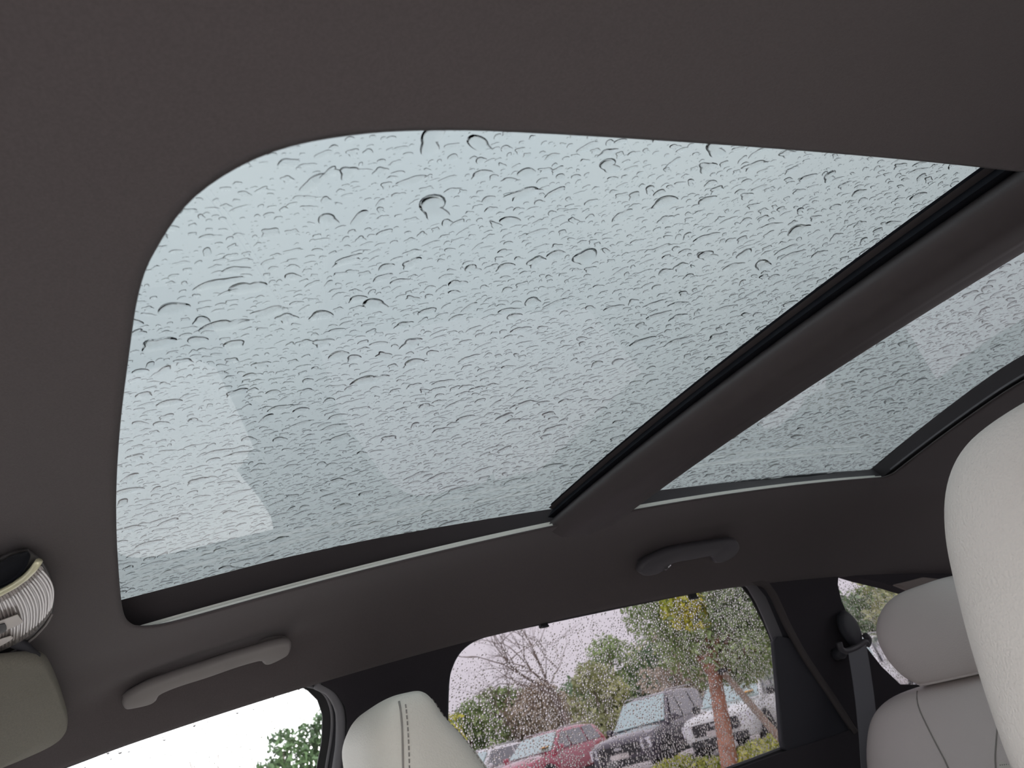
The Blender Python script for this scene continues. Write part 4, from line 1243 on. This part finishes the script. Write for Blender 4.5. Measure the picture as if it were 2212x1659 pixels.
# ------------------------------------------------------------------ parked cars
def car(pos, heading, paint, label, tall=1.70, tag=False, two_box=True, grille='wide'):
    """car frame: +X forward, +Y left, z up; origin on the ground at the centre"""
    root = empty('car', pos, heading, label=label, cat='car', group='cars parked in a row')
    T = tall
    # body side profile stations: x, z_low, z_belt, half width
    st = [(-2.32, .42, .98, .78), (-2.26, .34, 1.06, .88), (-1.9, .30, 1.08, .935), (-1.2, .30, 1.06, .95), (-.2, .30, 1.03, .955), (.7, .30, 1.01, .955), (.95, .30, 1.02, .95), (1.5, .30, .99, .94), (1.95, .30, .94, .92), (2.22, .32, .88, .88), (2.31, .36, .82, .82), (2.33, .42, .76, .76)]
    lp = []
    for x, zl, zb, hw in st:
        hood = 0.03 if x > .8 else 0.0
        pts = [(-hw * .88, zl), (-hw, zl + .14), (-hw * 1.0, (zl + zb) / 2), (-hw * .985, zb - .10), (-hw * .93, zb), (-hw * .5, zb + .03 + hood), (0, zb + .035 + hood), (hw * .5, zb + .03 + hood), (hw * .93, zb), (hw * .985, zb - .10), (hw, (zl + zb) / 2), (hw, zl + .14), (hw * .88, zl)]
        lp.append([(x, y, z) for y, z in pts])
    b = loft('body', lp, M[paint], root, local=True, sharp=45)
    gh = [(-2.18, 1.06, .02, .86, .74), (-2.0, 1.07, T - 1.10 - .10, .88, .72), (-1.85, 1.07, T - 1.08 - .04, .885, .71), (-1.2, 1.06, T - 1.06, .89, .70), (-.3, 1.03, T - 1.03, .89, .70), (.1, 1.02, T - 1.06, .885, .69), (.95, 1.01, .04, .86, .78)]
    lp = []
    for x, zb, dh, w0, w1 in gh:
        zt = zb + dh; f_ = min(1, dh / .5); w1 = w0 + (w1 - w0) * f_
        lp.append([(x, y, z) for y, z in ((-w0, zb - .05), (-w0, zb), (-(w0 + w1) / 2, (zb + zt) / 2 + .03 * f_), (-w1, zt - .05 * f_), (-w1 * .82, zt), (0, zt + .02), (w1 * .82, zt), (w1, zt - .05 * f_), ((w0 + w1) / 2, (zb + zt) / 2 + .03 * f_), (w0, zb), (w0, zb - .05))])
    loft('cabin', lp, M[paint], root, local=True, sharp=50)
    # windscreen
    x0, z0, x1, z1 = .92, 1.055, .12, T - .055
    def scr(w0, w1, dx, dz, t0, t1):
        return [(x0 + (x1 - x0) * t + dx, s * (w0 + (w1 - w0) * t), z0 + (z1 - z0) * t + dz) for s, t in ((-1, t0), (1, t0), (1, t1), (-1, t1))]
    w = loft('windscreen', [scr(.80, .64, .012, .02, .02, .96), scr(.80, .64, .035, .035, .03, .95)], M['car_glass'], root, local=True, smooth=False)
    if tag:
        l = loft('windscreen_sticker', [[(p[0] + .06, p[1] * .18 + .52, p[2] * 0.18 + 1.0) for p in scr(.8, .64, 0, 0, .1, .6)], [(p[0] + .075, p[1] * .18 + .52, p[2] * .18 + 1.01) for p in scr(.8, .64, 0, 0, .1, .6)]], M['tag_orange'], w, local=True, smooth=False)
    # side windows
    for s in (-1, 1):
        for (xa, xb, xc, xd) in ((.70, -.02, .05, -.08), (-.12, -1.0, -.14, -1.0), (-1.1, -1.85, -1.1, -1.70)):
            zb = 1.07; zt = T - .10
            ya, yb = .892, .735
            quad = [(xa, s * ya, zb), (xb, s * ya, zb), (xd, s * yb, zt), (xc if xa != .70 else .14, s * yb, zt)]
            loft('side_window', [quad, [(x, y + s * .02, z + .008) for x, y, z in quad]], M['car_side_glass'], root, local=True, smooth=False)
    lo = [[(x, y, z) for y, z in rrect(0, .56, .60, .13, .05, 4)] for x in (2.22, 2.345)]
    loft('grille', [[(x + .02 - abs(y) ** 2 * .04, y, z + .11) for x, y, z in l] for l in lo], M['car_trim'], root, local=True, smooth=False)
    lo = [[(x, y, z) for y, z in rrect(0, .42, .74, .07, .05, 4)] for x in (2.2, 2.36)]
    loft('bumper_intake', [[(x + .01 - abs(y) ** 2 * .05, y, z - .02) for x, y, z in l] for l in lo], M['car_trim'], root, local=True, smooth=False)
    vv, ff = box_data(2.33, 2.375, -.26, .26, .50, .62); mk('number_plate', vv, ff, M['label'], root, smooth=False, local=True)
    vv, ff = box_data(2.36, 2.38, -.11, .11, .70, .76); mk('emblem', vv, ff, M['rim'], root, smooth=False, local=True)
    for s in (-1, 1):
        q = [(2.29, s * .64, .60), (2.21, s * .875, .60), (2.19, s * .885, .84), (2.28, s * .64, .82)]
        loft('headlamp', [q, [(x + .06, y + s * .02, z) for x, y, z in q]], M['lamp'], root, local=True, smooth=False)
        mp = [section(0.72, .09, s * 1.13 + .1, s * 1.13 - .1, z, 14, 2.5) for z in (1.02, 1.05, 1.12, 1.17, 1.19)]
        mp = [[(x, s * 1.04 + (y - s * 1.13) * k, z) for x, y, z in l] for l, k in zip(mp, (.6, 1, 1, .9, .5))]
        loft('mirror', mp, M[paint] if paint != 'paint_pearl' else M['car_trim'], root, local=True)
        # roof rail
        tube('roof_rail', [(-1.7, s * .66, T - .02), (-1.6, s * .66, T + .03), (0, s * .66, T + .03), (.1, s * .66, T - .02)], .015, M['rim'], root, n=6, local=True)
        # sill cladding and wheels
        vv, ff = box_data(-1.1, 1.1, s * .955 - .03, s * .955 + .03, .27, .40); mk('sill_cladding', vv, ff, M['car_trim'], root, smooth=False, local=True)
        for wx in (-1.38, 1.42):
            def ring(r, y): return [(wx + r * math.cos(2 * math.pi * k / 24), s * y, .36 + r * math.sin(2 * math.pi * k / 24)) for k in range(24)]
            loft('wheel_arch', [ring(.43, .86), ring(.43, .962), ring(.37, .962)], M['car_trim'], root, local=True, sharp=40)
            ty = loft('wheel', [ring(.33, .74), ring(.36, .78), ring(.36, .94), ring(.33, .975), ring(.25, .975)], M['tyre'], root, local=True, sharp=40)
            rm = loft('rim', [ring(.25, .95), ring(.25, .978), ring(.22, .965), ring(.06, .975), ring(.05, .985)], M['rim'], ty, local=True, sharp=30)
            vv, ff = [], []
            for k in range(5):
                a_ = 2 * math.pi * k / 5 + .3
                c_, s_ = math.cos(a_), math.sin(a_)
                pts = [(wx + r * math.cos(a_ + da), s * .979, .36 + r * math.sin(a_ + da)) for r, da in ((.07, .55), (.21, .35), (.21, .85), (.08, .75))]
                o0 = len(vv); vv += pts; ff.append(tuple(o0 + i for i in range(4)))
            mk('rim_opening', vv, ff, M['tyre'], ty, smooth=False, local=True)
    return root
row = dirv(math.radians(31)); c0 = np.array([18.3, -12.50, 0])
car(c0 + row * 7.0 + dirv(FWD) * -0.8, FWD, 'paint_white', 'white car at the front end of the parked row', 1.62)
car(c0 + row * 3.92 + dirv(FWD) * -0.3, FWD, 'paint_red', 'dark red car parked in front of the thicket', 1.60, tag=True)
car(c0, FWD, 'paint_black', 'black car parked between the red car and the white one', 1.78)
car(c0 - row * 2.68, FWD, 'paint_pearl', 'white car with a black grille behind the orange-brown trunk', 1.78, tag=True)
car(c0 - row * 5.6, FWD, 'paint_white', 'white car seen low in the quarter window', 1.72)
